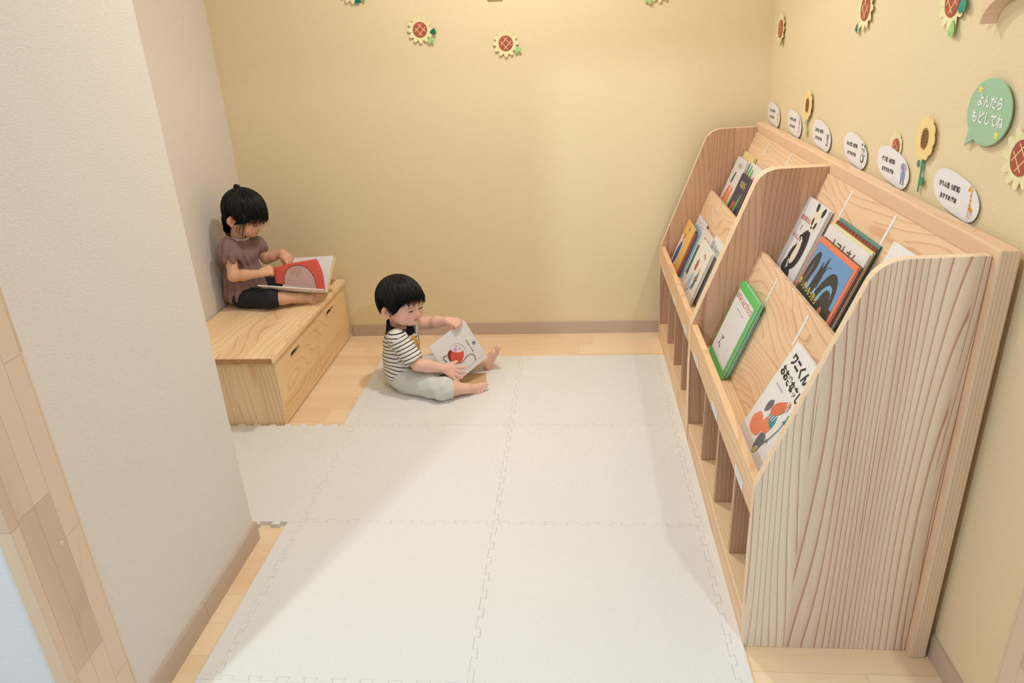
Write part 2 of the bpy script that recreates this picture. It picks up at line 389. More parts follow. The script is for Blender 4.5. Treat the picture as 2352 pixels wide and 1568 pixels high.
# ---------------------------------------------------------------- bench with drawers
BX1, BY0, BY1, BZ = -1.140, 2.394, 3.318, .312
b = empty('storage_bench', (-1.36, 2.85, 0), 'low light wood storage bench with two slot-handled drawers against the wall', 'bench')
BLX = LX+.006
prism('seat_top', [(BLX, BZ-.026), (BX1, BZ-.026), (BX1, BZ), (BLX, BZ)], 'y', BY0-.012, BY1, W_btop, b, .006)
box('seat_top_end_grain', (BLX+.004, BY0-.0126, BZ-.0245), (BX1-.006, BY0-.0118, BZ-.003), W_bedge, b)
box('end_panel', (BLX, BY0+.0205, 0), (BX1-.012, BY0+.0395, BZ-.026), W_bend, b, .001)
box('end_panel', (BLX, BY1-.022, 0), (BX1-.012, BY1, BZ-.026), W_bend, b, .001)
box('back_panel', (BLX, BY0+.02, 0), (BLX+.012, BY1-.022, BZ-.026), W_bend, b)
box('base_board', (BLX+.012, BY0+.02, .0), (BX1-.05, BY1-.022, .012), W_bend, b)
def drawer(y0, y1, yc):
    x1 = BX1-.013; x0 = x1-.018; z0, z1 = .006, BZ-.030; zc = .232; hw, hh = .052, .0125
    bm = bmesh.new(); N_ = 10
    slot = [(yc+hw-hh+hh*math.cos(t), zc+hh*math.sin(t)) for t in [-math.pi/2+math.pi*i/N_ for i in range(N_+1)]] + [(yc-hw+hh+hh*math.cos(t), zc+hh*math.sin(t)) for t in [math.pi/2+math.pi*i/N_ for i in range(N_+1)]]
    n = len(slot)
    # split outline: bridge from slot ends to the side edges (two n-gons per face)
    def faces(x, flip):
        S = [bm.verts.new((x, a, c)) for a, c in slot]
        A, B_, C_, D = [bm.verts.new((x, a, c)) for a, c in ((y0, z0), (y1, z0), (y1, z1), (y0, z1))]
        r = N_//2; l = N_+1+N_//2     # rightmost (y max) and leftmost points
        EL, ER = bm.verts.new((x, y0, zc)), bm.verts.new((x, y1, zc))
        low = [EL, A, B_, ER] + [S[i] for i in range(r, -1, -1)] + [S[i] for i in range(n-1, l-1, -1)]
        up = [ER, C_, D, EL] + [S[i] for i in range(l, r-1, -1)]
        for f in (low, up): bm.faces.new(f[::-1] if flip else f)
        return S, (A, B_, ER, C_, D, EL)
    S1, O1 = faces(x1, False); S0, O0 = faces(x0, True)
    for i in range(n): bm.faces.new([S1[i], S1[(i+1) % n], S0[(i+1) % n], S0[i]])
    for i in range(6): bm.faces.new([O1[i], O1[(i+1) % 6], O0[(i+1) % 6], O0[i]])
    bmesh.ops.recalc_face_normals(bm, faces=bm.faces)
    d = from_bm('drawer', bm, W_bfront, b)
    bm = bmesh.new()
    add_box(bm, (-1.50, y0+.012, .02), (x0, y0+.022, .255)); add_box(bm, (-1.50, y1-.022, .02), (x0, y1-.012, .255)); add_box(bm, (-1.51, y0+.012, .02), (-1.50, y1-.012, .255)); add_box(bm, (-1.50, y0+.022, .02), (x0, y1-.022, .028))
    from_bm('drawer_box', bm, flat((150, 112, 72)), b)
ym = 2.868
drawer(BY0+.041, ym-.0015, 2.622); drawer(ym+.0015, BY1-.025, 3.080)

# ---------------------------------------------------------------- picture-book display shelf (two units)
KS = .380                      # slope dx/dz of the display panels
SV = Vector((KS, 0, 1)).normalized(); SN = Vector((-SV.z, 0, SV.x))
LOWB = (.462, .385)            # lower panel face passes through (x,z) at its ledge
UPB = (.762-KS*.33, .620)      # upper panel face at its ledge
def side_profile():
    pts = [(.387, 0), (.380, .30), (.380, .462)]
    x0, z0, x1, z1 = .380, .462, .548, .918
    pts += [(x1, z1)]
    c0 = Vector((x1, z1)); c1 = Vector((.563, .966)); c2 = Vector((.615, .972))
    for i in range(1, 7):
        t = i/6; p = c0*(1-t)**2+c1*2*t*(1-t)+c2*t*t; pts.append((p.x, p.y))
    pts += [(.766, .975), (.766, 0)]
    return pts
def bookcase(y0, y1, label, tapes_u, tapes_l, stickers):
    """y0 near end, y1 far end"""
    e = empty('book_display_shelf', (.58, (y0+y1)/2, 0), label, 'bookcase', 'sloped picture book shelves')
    T = .021; sp = side_profile()
    for pa in (prism('side_panel', sp, 'y', y0, y0+T, [W_end, W_edge], e, .0022), prism('side_panel', sp, 'y', y1-T, y1, [W_div, W_edge], e, .0022)):
        for f in pa.data.polygons:
            if abs(f.normal.y) < .9: f.material_index = 1
    a, c = y0+T+.0005, y1-T-.0005
    box('front_rail', (.381, a, .372), (.401, c, .464), W_rail, e, .0025)
    box('ledge', (.4015, a, .367), (LOWB[0]+.012, c, .385), W_ledge, e)
    # lower sloped panel
    def slope(name, base, s0, s1, th, mat):
        o = Vector((base[0], 0, base[1])); q = [o+SV*s0, o+SV*s1, o+SV*s1-SN*th, o+SV*s0-SN*th]
        prism(name, [(min(v.x, .7655), v.z) for v in q], 'y', a, c, mat, e, .0018)
    slope('lower_display_panel', LOWB, .0, .352, .019, W_slope)
    slope('upper_display_panel', UPB, .0, .358, .016, W_slope)
    box('ledge', (.578, a, .603), (UPB[0]+.008, c, .6195), W_ledge, e)
    box('base_board', (.389, a, 0), (.765, c, .082), W_ledge, e, .002)
    n = 4; 
    for i in range(1, n):
        yy = a+(c-a)*i/n
        prism('compartment_divider', [(.397, .0825), (.764, .0825), (.764, .58), (.565, .58), (.475, .366), (.397, .366)], 'y', yy-.0095, yy+.0095, W_post, e, .0015)
    for yy, s0, s1 in tapes_u:
        fr = Frame((UPB[0], yy, UPB[1]), (0, -1, 0), SV, SN); Art(fr, .0004).rect(-.0055, s0, .0055, s1, flat((238, 240, 242), .35)).done('tape_strip', e)
    for yy, s0, s1 in tapes_l:
        fr = Frame((LOWB[0], yy, LOWB[1]), (0, -1, 0), SV, SN); Art(fr, .0004).rect(-.0055, s0, .0055, s1, flat((238, 240, 242), .35)).done('tape_strip', e)
    for yy in stickers:
        fr = Frame((.381, yy, .3895), (0, -1, 0), (0, 0, 1), (-1, 0, 0)); A = Art(fr, .0006)
        A.rect(-.043, -.014, .043, .014, (236, 238, 240))
        for q in (-.005, .004): A.rect(-.03, q, .03, q+.0016, (150, 150, 150))
        A.done('paper_name_strip', e)
    return e
Y_NEAR, Y_MID, Y_FAR = 1.355, 2.312, 3.256
bookcase(Y_NEAR, Y_MID, 'nearer light cedar picture book shelf with sloped panels, its tall side facing us', [(2.065, .272, .352), (1.772, .272, .352)], [(2.058, .258, .338), (1.758, .25, .338)], [2.165, 1.828, 1.50])
bookcase(Y_MID+.0015, Y_FAR, 'farther cedar picture book shelf standing in the corner by the yellow back wall', [(2.99, .30, .352), (2.686, .305, .352)], [(2.985, .27, .345), (2.645, .27, .345)], [3.06, 2.725, 2.42])
bm = bmesh.new(); add_box(bm, (.767, 1.332, 0), (.803, 3.262, .990)); bevel(bm, .004)
bb = from_bm('back_board', bm, [W_back, W_backz])
for f in bb.data.polygons:
    if f.normal.y < -.3: f.material_index = 1
tag(bb, 'long thick cedar board standing upright between the shelves and the right wall', 'board')

# ---------------------------------------------------------------- picture books
def book(base, yl, yr, t, h, th, cover, label, pages=(228, 224, 216), cat='picture book', group='picture books on the display shelves', kick=0., spine=None, raise_=0.0):
    """yl = y of the cover's left edge (farther), yr = right edge, t = how far its front stands off the panel"""
    v = SV.copy(); n = SN.copy()
    if kick:
        v = (SV*h - SN*kick).normalized(); n = Vector((-v.z, 0, v.x))
        if n.dot(SN) < 0: n = -n
    o = Vector((base[0], 0, base[1]))+SN*(t-.0+kick); o.y = yl
    sh = (base[1]+.0008-o.z + (th*n.z if n.z > 0 else 0))/v.z      # lowest back corner touches the ledge
    o = o+v*(max(sh, -.2)+raise_)
    fr = Frame(o, (0, -1, 0), v, n); W = yl-yr
    e = empty('picture_book', tuple(fr.p(W/2, 0, -th/2)), label, cat, group)
    cm = flat(cover, .32, None, .5); sm = flat(spine or cover, .32, None, .5)
    bm = bmesh.new()
    def fb(a0, b0, c0, a1, b1, c1, mi=0):
        vs = [bm.verts.new(fr.p(a, b_, c)) for a, b_, c in ((a0, b0, c0), (a1, b0, c0), (a1, b1, c0), (a0, b1, c0), (a0, b0, c1), (a1, b0, c1), (a1, b1, c1), (a0, b1, c1))]
        for f in ((3, 2, 1, 0), (4, 5, 6, 7), (0, 1, 5, 4), (1, 2, 6, 5), (2, 3, 7, 6), (3, 0, 4, 7)): bm.faces.new([vs[i] for i in f]).material_index = mi
    bt = min(.0022, th*.25)
    fb(0, 0, -bt, W, h, 0); fb(0, 0, -th, W, h, -th+bt); fb(0, 0, -th+bt, bt, h, -bt, 1)
    bmesh.ops.recalc_face_normals(bm, faces=bm.faces)
    from_bm('cover', bm, [cm, sm], e)
    bm = bmesh.new(); fb(bt, .002, -th+bt, W-.003, h-.002, -bt); bmesh.ops.recalc_face_normals(bm, faces=bm.faces)
    from_bm('page_block', bm, flat(pages, .8), e)
    return e, fr, W, h
WHT = (236, 234, 230)
# --- near unit, lower pocket
e, fr, W, h = book(LOWB, 2.236, 2.028, .018, .256, .009, (70, 176, 92), 'green edged book right behind the white mouse cover, on the nearer shelf', spine=(60, 160, 84))
e, fr, W, h = book(LOWB, 2.215, 2.040, .008, .215, .0075, (206, 204, 222), 'shorter pale lilac book at the back of the green stack', spine=(60, 150, 80))
e, fr, W, h = book(LOWB, 2.238, 2.026, .0285, .262, .0095, (84, 196, 104), 'white fronted book with green border and red title, lower left of the nearer shelf')
A = Art(fr); A.rect(.006, .022, W-.012, h-.026, (226, 222, 218))
for pts in ([(.045, .052), (.056, .062), (.062, .058)], [(.056, .062), (.060, .078), (.068, .082)], [(.056, .062), (.072, .050), (.078, .056)], [(.060, .078), (.052, .086)]): A.line(pts, .0035, (110, 92, 84))
A.ell(.070, .084, .006, .004, (120, 100, 90)); A.rect(.06, .186, .12, .188, (150, 150, 150)); A.rect(.128, .186, .150, .188, (130, 130, 130)); A.done('cover_picture', e)
text('cover_title', 'ねずみくんとブランコ', fr, W/2-.003, h-.045, .0235, (214, 70, 60), e, bold=.01, sx=.8)
e, fr, W, h = book(LOWB, 1.712, 1.480, .012, .292, .009, WHT, 'white book with big black hand-drawn title and an orange animal, nearest on the lower ledge', kick=.030)
text('cover_title', 'ワニくん', fr, .092, h-.040, .033, (52, 50, 42), e, bold=.045, rot=-3)
text('cover_title', 'おおきなあし', fr, .096, h-.082, .028, (52, 50, 42), e, bold=.045, rot=-4)
A = Art(fr); G_ = (110, 112, 116); O_ = (232, 140, 104); O2 = (222, 122, 90); TE = (74, 148, 160)
A.blob([(.055, .135), (.075, .15), (.085, .14), (.078, .12), (.06, .11)], G_)
A.blob([(.115, .075), (.14, .08), (.15, .06), (.142, .03), (.125, .022), (.112, .045)], G_)
A.blob([(.122, .024), (.140, .028), (.142, .044), (.130, .042)], (206, 190, 140))
A.blob([(.035, .085), (.028, .07), (.04, .05), (.07, .045), (.1, .055), (.105, .075), (.085, .09), (.07, .1), (.05, .1)], O_)
A.blob([(.085, .08), (.115, .075), (.135, .085), (.14, .11), (.12, .125), (.1, .12)], O_)
A.blob([(.10, .115), (.138, .10), (.142, .125), (.125, .14), (.10, .13)], TE)
for k in range(3): A.line([(.106+k*.011, .112+k*.002), (.112+k*.011, .136)], .003, (232, 236, 236))
A.blob([(.09, .128), (.115, .125), (.145, .15), (.16, .175), (.155, .186), (.143, .182), (.12, .17), (.095, .15)], O2)
A.ell(.148, .178, .006, .005, WHT); A.ell(.157, .168, .005, .005, WHT); A.ell(.150, .178, .002, .002, (40, 40, 40)); A.ell(.158, .168, .002, .002, (40, 40, 40))
A.line([(.150, .058), (.165, .085), (.178, .12), (.180, .145)], .003, (90, 104, 108)); A.line([(.152, .062), (.158, .08), (.168, .075)], .002, (90, 104, 108))
A.blob([(.172, .142), (.18, .152), (.178, .165), (.19, .16), (.196, .15), (.185, .142)], (54, 140, 130)); A.rect(.035, h-.112, .085, h-.109, (170, 170, 170))
A.done('cover_picture', e)
# --- near unit, upper pocket
e, fr, W, h = book(UPB, 2.292, 2.098, .018, .278, .011, (232, 232, 230), 'white book with a panda hugging her cub, upper left of the nearer shelf')
A = Art(fr); BK = (58, 56, 58); CR = (232, 222, 200)
A.blob([(.09, .18), (.13, .20), (.155, .17), (.16, .12), (.14, .08), (.10, .07), (.075, .11), (.08, .15)], BK)
A.blob([(.095, .22), (.10, .252), (.13, .27), (.165, .262), (.175, .235), (.16, .205), (.125, .195)], CR)
A.ell(.108, .266, .010, .014, BK, 30); A.ell(.165, .262, .010, .015, BK, -20); A.ell(.118, .225, .007, .012, BK, 20); A.ell(.148, .218, .007, .012, BK, -20); A.ell(.128, .208, .006, .004, BK)
A.blob([(.09, .09), (.085, .13), (.10, .16), (.12, .15), (.125, .11), (.11, .085)], CR)
A.blob([(.06, .10), (.07, .13), (.09, .14), (.085, .11), (.07, .085)], BK); A.ell(.10, .155, .018, .015, CR); A.ell(.096, .16, .004, .006, BK); A.ell(.086, .168, .006, .006, BK); A.ell(.112, .17, .006, .006, BK)
A.blob([(.08, .03), (.085, .06), (.11, .075), (.135, .055), (.13, .02), (.1, .01)], BK); A.blob([(.05, .06), (.06, .09), (.08, .08), (.078, .05)], BK)
A.done('cover_picture', e)
for s_, x_, y_ in (('おかあさん', .062, .218), ('と', .058, .190), ('いっしょ', .052, .160)): text('cover_title', s_, fr, x_, y_, .018, (214, 86, 74), e, bold=.02)
stack = [(.0066, 2.040, 1.752, .274, (96, 150, 140), 'teal backed book at the very back of the thick stack', (90, 60, 50)),
         (.0134, 2.036, 1.750, .268, (150, 70, 58), 'red and brown chequered edged book near the back of the thick stack', (120, 60, 50)),
         (.0202, 2.034, 1.742, .262, (238, 224, 170), 'pale yellow book in the middle of the thick stack', (210, 100, 80)),
         (.0270, 2.032, 1.736, .258, (232, 230, 224), 'white book with brown katakana title standing behind the dark blue cover', (214, 96, 84)),
         (.0338, 2.016, 1.728, .226, (120, 92, 70), 'thin brown book in the thick stack, second behind the dark blue cover', None),
         (.0406, 2.006, 1.722, .226, (150, 60, 52), 'thin dark red book directly behind the dark blue cover', None),
         (.0474, 1.998, 1.716, .232, (236, 128, 88), 'orange bordered book with black and blue monster cover, front of the thick stack', None)]
for t_, a_, b_, h_, c_, lb, sp_ in stack:
    e, fr, W, h = book(UPB, a_, b_, t_, h_, .0062, c_, lb, spine=sp_, pages=(200, 180, 160) if c_ != (96, 150, 140) else (60, 90, 100))
    if 'katakana' in lb:
        text('cover_title', 'トマトさん', fr, .155, h-.040, .036, (116, 92, 66), e, bold=.02, rot=0)
    if 'chequered' in lb:
        A = Art(fr)
        for k in range(24): A.rect(.004+k*.0117, h-.004, .009+k*.0117, h, (70, 70, 60) if k % 2 else (214, 96, 80))
        A.done('cover_picture', e)
    if 'monster' in lb:
        A = Art(fr); DK = (66, 62, 58); BL = (112, 152, 198)
        A.rect(.008, .006, W-.012, h-.013, BL); A.rect(.008, .006, W-.012, .105, DK)
        A.blob([(.01, .10), (.02, .16), (.04, .195), (.062, .195), (.072, .165), (.06, .12), (.06, .09), (.02, .08)], DK)
        A.blob([(.085, .09), (.09, .15), (.098, .185), (.106, .17), (.122, .205), (.128, .17), (.128, .13), (.115, .09)], DK)
        A.blob([(.13, .09), (.145, .14), (.175, .175), (.21, .18), (.24, .155), (.25, .11), (.24, .08), (.17, .08)], DK)
        A.blob([(.155, .10), (.17, .13), (.195, .15), (.222, .145), (.232, .115), (.222, .135), (.195, .137), (.178, .12), (.17, .098)], (120, 170, 196))
        A.blob([(.03, .105), (.036, .15), (.048, .172), (.052, .15), (.044, .11)], (96, 90, 88)); A.blob([(.066, .10), (.076, .135), (.084, .12), (.078, .10)], (140, 180, 206)); A.blob([(.118, .10), (.126, .12), (.134, .105)], (140, 180, 206))
        A.line([(.128, .165), (.14, .182), (.156, .186)], .002, DK)
        A.blob([(.19, .0), (.192, .03), (.205, .055), (.215, .06), (.222, .035), (.225, .012), (.215, -.0)], (224, 120, 92)); A.blob([(.192, .035), (.186, .055), (.196, .058), (.202, .085), (.212, .094), (.222, .08), (.224, .055), (.215, .045)], (232, 160, 122)); A.ell(.21, .082, .012, .009, (196, 112, 80))
        A.done('cover_picture', e)
        text('cover_title', 'めっきらもっきら', fr, .088, .098, .024, (226, 216, 96), e, bold=.02, rot=-4, sx=.85); text('cover_title', 'どおん どん', fr, .088, .058, .024, (226, 216, 96), e, bold=.02, rot=-4, sx=.85)
e, fr, W, h = book(UPB, 1.700, 1.470, .010, .303, .008, WHT, 'white book with a small green frog, half hidden behind the near side panel')
A = Art(fr); A.blob([(.050, h-.056), (.075, h-.056), (.075, h-.09), (.05, h-.09)], (80, 170, 80)); A.blob([(.045, h-.045), (.055, h-.030), (.066, h-.036), (.078, h-.030), (.082, h-.048), (.07, h-.062), (.05, h-.060)], (90, 186, 84)); A.ell(.055, h-.042, .004, .004, (30, 60, 30)); A.ell(.074, h-.044, .004, .004, (30, 60, 30)); A.done('cover_picture', e)
# --- far unit, upper pocket
book(UPB, 3.222, 3.042, .014, .272, .010, (240, 222, 150), 'pale yellow book rising behind the vegetable book on the farther shelf')
book(UPB, 3.212, 3.044, .022, .250, .007, (206, 200, 204), 'grey lilac book directly behind the white vegetable book')
e, fr, W, h = book(UPB, 3.214, 3.040, .033, .252, .010, (232, 230, 224), 'white book with orange vegetables, upper left of the farther shelf')
A = Art(fr); A.blob([(.05, .15), (.065, .19), (.08, .19), (.07, .15)], (50, 100, 70)); A.blob([(.02, .03), (.04, .10), (.07, .14), (.08, .10), (.05, .03)], (238, 130, 84)); A.blob([(.08, .05), (.09, .11), (.12, .14), (.13, .09), (.11, .05)], (242, 150, 96)); A.blob([(.13, .03), (.16, .11), (.18, .12), (.17, .04)], (150, 196, 96)); A.ell(.125, .03, .02, .02, (226, 90, 90)); A.done('cover_picture', e)
text('cover_title', 'やさい', fr, .10, .222, .022, (150, 130, 130), e)
e, fr, W, h = book(UPB, 3.022, 2.812, .022, .256, .009, (236, 236, 228), 'white book with cacti and yellow flowers behind the navy book')
A = Art(fr); A.blob([(.01, .20), (.02, .245), (.035, .24), (.03, .20)], (70, 170, 90)); A.blob([(.05, .20), (.055, .235), (.07, .23), (.072, .20)], (80, 176, 96)); A.rect(.10, .19, .17, .215, (232, 150, 140)); A.ell(.16, .15, .015, .018, (232, 130, 60)); A.blob([(.15, .02), (.17, .10), (.20, .12), (.20, .03)], (240, 196, 96)); A.ell(.18, .05, .012, .014, (240, 224, 110)); A.line([(.17, .01), (.175, .04)], .004, (80, 160, 90)); A.done('cover_picture', e)
book(UPB, 3.034, 2.90, .0295, .210, .006, (214, 84, 66), 'thin red book directly behind the navy book on the farther shelf')
e, fr, W, h = book(UPB, 3.030, 2.880, .037, .212, .007, (52, 58, 92), 'navy book with yellow title and green leaf, upper pocket of the farther shelf')
A = Art(fr); A.blob([(.07, .06), (.10, .13), (.12, .14), (.11, .07)], (120, 160, 90)); A.blob([(.02, .05), (.05, .10), (.075, .10), (.05, .06)], (240, 100, 70)); A.done('cover_picture', e)
text('cover_title', 'のはら', fr, .085, .175, .030, (230, 206, 110), e, bold=.03)
# --- far unit, lower pocket
book(LOWB, 3.190, 2.995, .0066, .236, .006, (60, 62, 70), 'black backed book at the back of the farther lower ledge')
e, fr, W, h = book(LOWB, 3.170, 2.992, .0135, .248, .006, (226, 226, 228), 'white spotted book standing tallest on the farther lower ledge')
A = Art(fr); A.rect(.01, .12, W-.02, .205, (52, 52, 60)); 
for k in range(14): A.ell(.02+.012*k, .222+.010*math.sin(k*2.3), .003, .003, (150, 150, 156))
A.done('cover_picture', e)
book(LOWB, 3.185, 3.000, .0192, .206, .005, (150, 190, 206), 'light blue book among the leaning books by the far side panel')
book(LOWB, 3.200, 3.020, .0252, .196, .005, (60, 110, 160), 'blue book leaning behind the orange one on the farther shelf')
book(LOWB, 3.205, 3.030, .0312, .196, .005, (226, 84, 62), 'red book directly behind the orange yellow one on the farther shelf')
e, fr, W, h = book(LOWB, 3.222, 3.040, .039, .216, .006, (244, 196, 104), 'orange yellow book with a blue figure, lower left of the farther shelf')
A = Art(fr); A.rect(.01, .02, .10, .15, (232, 228, 218)); A.blob([(.03, .02), (.025, .07), (.05, .12), (.08, .12), (.085, .06), (.06, .02)], (78, 90, 150)); A.ell(.065, .145, .018, .022, (238, 140, 92)); A.done('cover_picture', e)
text('cover_title', 'ゆき', fr, .10, .19, .020, (150, 140, 150), e)
e, fr, W, h = book(LOWB, 2.985, 2.790, .020, .238, .010, (226, 222, 214), 'white book with a pink and green picture, middle of the farther lower ledge')
A = Art(fr); A.rect(.02, .04, .07, .17, (60, 110, 106)); A.rect(.07, .06, .15, .165, (232, 150, 160)); A.rect(.06, .03, .12, .06, (160, 72, 62)); A.ell(.145, .165, .012, .012, (220, 140, 90)); A.done('cover_picture', e)
text('cover_title', 'おふろ', fr, .11, .205, .026, (236, 120, 96), e, bold=.03)
e, fr, W, h = book(LOWB, 2.820, 2.625, .0085, .252, .0075, WHT, 'white book with grey writing, rightmost on the farther lower ledge')
for k in range(2): text('cover_title', 'えほんのくに' if k == 0 else 'ものがたり', fr, .10, .215-.03*k, .020, (150, 160, 160), e)
e, fr, W, h = book(LOWB, 2.862, 2.655, .038, .222, .012, (234, 232, 226), 'white book with small painted figures, front right of the farther lower ledge')
A = Art(fr); A.blob([(.06, .12), (.075, .16), (.095, .14), (.085, .11)], (176, 96, 66)); A.blob([(.05, .03), (.06, .08), (.09, .10), (.09, .05)], (170, 190, 214)); A.ell(.055, .03, .016, .014, (240, 190, 150)); A.blob([(.13, .05), (.14, .11), (.16, .12), (.155, .06)], (84, 130, 150)); A.ell(.15, .13, .008, .010, (232, 196, 60)); A.ell(.13, .09, .01, .012, (226, 120, 80)); A.line([(.08, .02), (.17, .10)], .003, (90, 110, 120)); A.ell(.13, .19, .006, .006, (230, 120, 80)); A.ell(.15, .185, .006, .007, (230, 120, 80)); A.done('cover_picture', e)

# ---------------------------------------------------------------- wall labels, flowers, speech bubble
def curl_sheet(fr, pts, mat, name, parent, th=.0009, lift=.004, bend=0.):
    """a cut card standing off the wall; bend lifts its right side"""
    bm = bmesh.new(); n = len(pts); xs = [p[0] for p in pts]; x0, x1 = min(xs), max(xs)
    def z(a): return lift + bend*((a-x0)/(x1-x0))**2
    A_ = [bm.verts.new(fr.p(a, b_, z(a))) for a, b_ in pts]; B_ = [bm.verts.new(fr.p(a, b_, z(a)-th)) for a, b_ in pts]
    bm.faces.new(A_); bm.faces.new(B_[::-1])
    for i in range(n): bm.faces.new([A_[(i+1) % n], A_[i], B_[i], B_[(i+1) % n]])
    bmesh.ops.recalc_face_normals(bm, faces=bm.faces)
    return from_bm(name, bm, mat, parent)
def spline(pts, n=6):
    out = []; m = len(pts)
    for i in range(m):
        p0, p1, p2, p3 = [pts[(i+j) % m] for j in (-1, 0, 1, 2)]
        for k in range(n):
            t = k/n; out.append(tuple(.5*((2*p1[q])+(-p0[q]+p2[q])*t+(2*p0[q]-5*p1[q]+4*p2[q]-p3[q])*t*t+(-p0[q]+3*p1[q]-3*p2[q]+p3[q])*t**3) for q in (0, 1)))
    return out
def rwall(y, z): return Frame((WX, y, z), (0, -1, 0), (0, 0, 1), (-1, 0, 0))
def bwall(x, z): return Frame((x, BY, z), (1, 0, 0), (0, 0, 1), (0, -1, 0))
WP = flat((238, 236, 236), .55, 'label_paper')
def wall_label(yc, hw, animal, l1, label, zc=1.028):
    fr = rwall(yc, zc); e = empty('wall_label', tuple(fr.o), label, 'label', 'white animal name labels above the shelves')
    s = hw/.105
    pts = spline([(-.100*s, .010), (-.088*s, .036), (-.045*s, .046), (.02*s, .040), (.075*s, .026), (.104*s, .000), (.100*s, -.028), (.075*s, -.043), (.03*s, -.042), (-.04*s, -.034), (-.085*s, -.015)])
    L_ = .006
    curl_sheet(fr, pts, WP, 'label_card', e, lift=L_)
    text('label_text', l1, fr, -.022*s, .012, .0132*min(1, s), (40, 38, 40), e, bold=.03, lift=L_+.0006, sx=.92); text('label_text', 'おすすめ 絵本', fr, -.022*s, -.013, .0132*min(1, s), (40, 38, 40), e, bold=.03, lift=L_+.0006, sx=.92)
    A = Art(fr, L_+.0003); X = .072*s; D = (60, 60, 64)
    if animal == 'giraffe':
        Y_, B_ = (240, 190, 110), (196, 120, 60)
        A.line([(X-.004, .022), (X-.002, -.010)], .005, Y_); A.ell(X-.008, .024, .009, .005, Y_, -15); A.ell(X-.014, .021, .004, .003, (200, 150, 90)); A.ell(X+.002, -.016, .010, .006, Y_)
        for dx in (-.006, -.002, .004, .008): A.line([(X+dx, -.018), (X+dx, -.034)], .002, (240, 220, 190))
        for dx, dy in ((-.003, .012), (-.002, .002), (-.002, -.008), (.0, -.015), (.006, -.017), (.002, -.012)): A.ell(X+dx, dy, .0016, .0018, B_)
        A.line([(X-.006, .028), (X-.006, .034)], .0012, B_); A.line([(X+.010, -.016), (X+.013, -.024)], .0012, B_)
    elif animal == 'elephant':
        E_ = (140, 164, 206); A.ell(X, -.010, .013, .014, E_); A.ell(X-.004, .010, .012, .011, E_); A.ell(X-.014, .010, .005, .008, (190, 170, 200)); A.ell(X+.008, .010, .006, .009, (200, 176, 200)); A.line([(X-.004, .004), (X-.002, -.008)], .005, E_)
        for dx in (-.007, .007): A.line([(X+dx, -.018), (X+dx, -.030)], .006, E_)
        A.ell(X-.007, .010, .001, .0014, D); A.ell(X-.001, .009, .001, .0014, D)
    elif animal == 'panda':
        A.ell(X-.012, .024, .004, .004, D); A.ell(X+.008, .022, .004, .004, D); A.ell(X-.002, .012, .013, .012, D); A.ell(X-.002, .012, .0122, .0112, (244, 244, 242)); A.ell(X-.008, .012, .003, .004, D); A.ell(X+.004, .011, .003, .004, D); A.ell(X-.002, .006, .002, .0014, D)
        A.ell(X-.002, -.014, .012, .011, D); A.ell(X-.002, -.013, .008, .008, (244, 244, 242)); A.line([(X+.004, -.016), (X+.016, -.002)], .0016, (90, 150, 80)); A.ell(X+.013, -.002, .004, .002, (110, 180, 90))
    elif animal == 'koala':
        K_ = (150, 150, 160); A.ell(X-.008, .008, .004, .004, K_); A.ell(X+.010, .010, .004, .004, K_); A.ell(X+.001, .003, .010, .009, K_); A.ell(X+.001, .001, .002, .003, D); A.ell(X+.001, -.014, .008, .011, K_); A.ell(X+.001, -.014, .004, .007, (220, 220, 224)); A.line([(X-.010, -.022), (X+.010, -.024)], .003, (120, 110, 110))
    elif animal == 'rabbit':
        R_ = (206, 120, 140); A.line([(X-.004, .006), (X-.005, .022)], .004, R_); A.line([(X+.004, .006), (X+.005, .022)], .004, R_); A.ell(X, .0, .009, .008, R_); A.ell(X, .0, .0075, .0065, (244, 236, 238)); A.ell(X, -.016, .008, .010, R_); A.ell(X, -.016, .0065, .0085, (244, 232, 236)); A.ell(X-.003, .001, .001, .001, D); A.ell(X+.003, .001, .001, .001, D)
    else:
        C_ = (244, 196, 110); A.ell(X, .006, .007, .007, C_); A.ell(X+.001, -.010, .009, .010, C_); A.ell(X-.003, .008, .001, .001, D); A.ell(X+.003, .008, .001, .001, D); A.ell(X, .004, .002, .0014, (230, 130, 60)); A.line([(X-.003, -.018), (X-.003, -.024)], .0015, (226, 140, 60)); A.line([(X+.004, -.018), (X+.004, -.024)], .0015, (226, 140, 60))
    A.done('animal_picture', e)
wall_label(3.182, .098, 'chick', 'ひよこ組（0歳児）', 'small white label with a yellow chick, farthest one beside the corner')
wall_label(2.878, .094, 'rabbit', 'うさぎ組（1歳児）', 'white label with a pink rabbit, second from the corner')
wall_label(2.556, .100, 'koala', 'こあら組（2歳児）', 'white label with a grey koala, right of the pale stemmed sunflower')
wall_label(2.240, .098, 'panda', 'ぱんだ組（3歳児）', 'white label with a panda holding bamboo above the shelf')
wall_label(1.968, .105, 'elephant', 'ぞう組（4歳児）', 'white label with a blue elephant, overlapping a small flower')
wall_label(1.632, .106, 'giraffe', 'きりん組（5歳児）', 'largest looking white label with a giraffe, nearest to us')

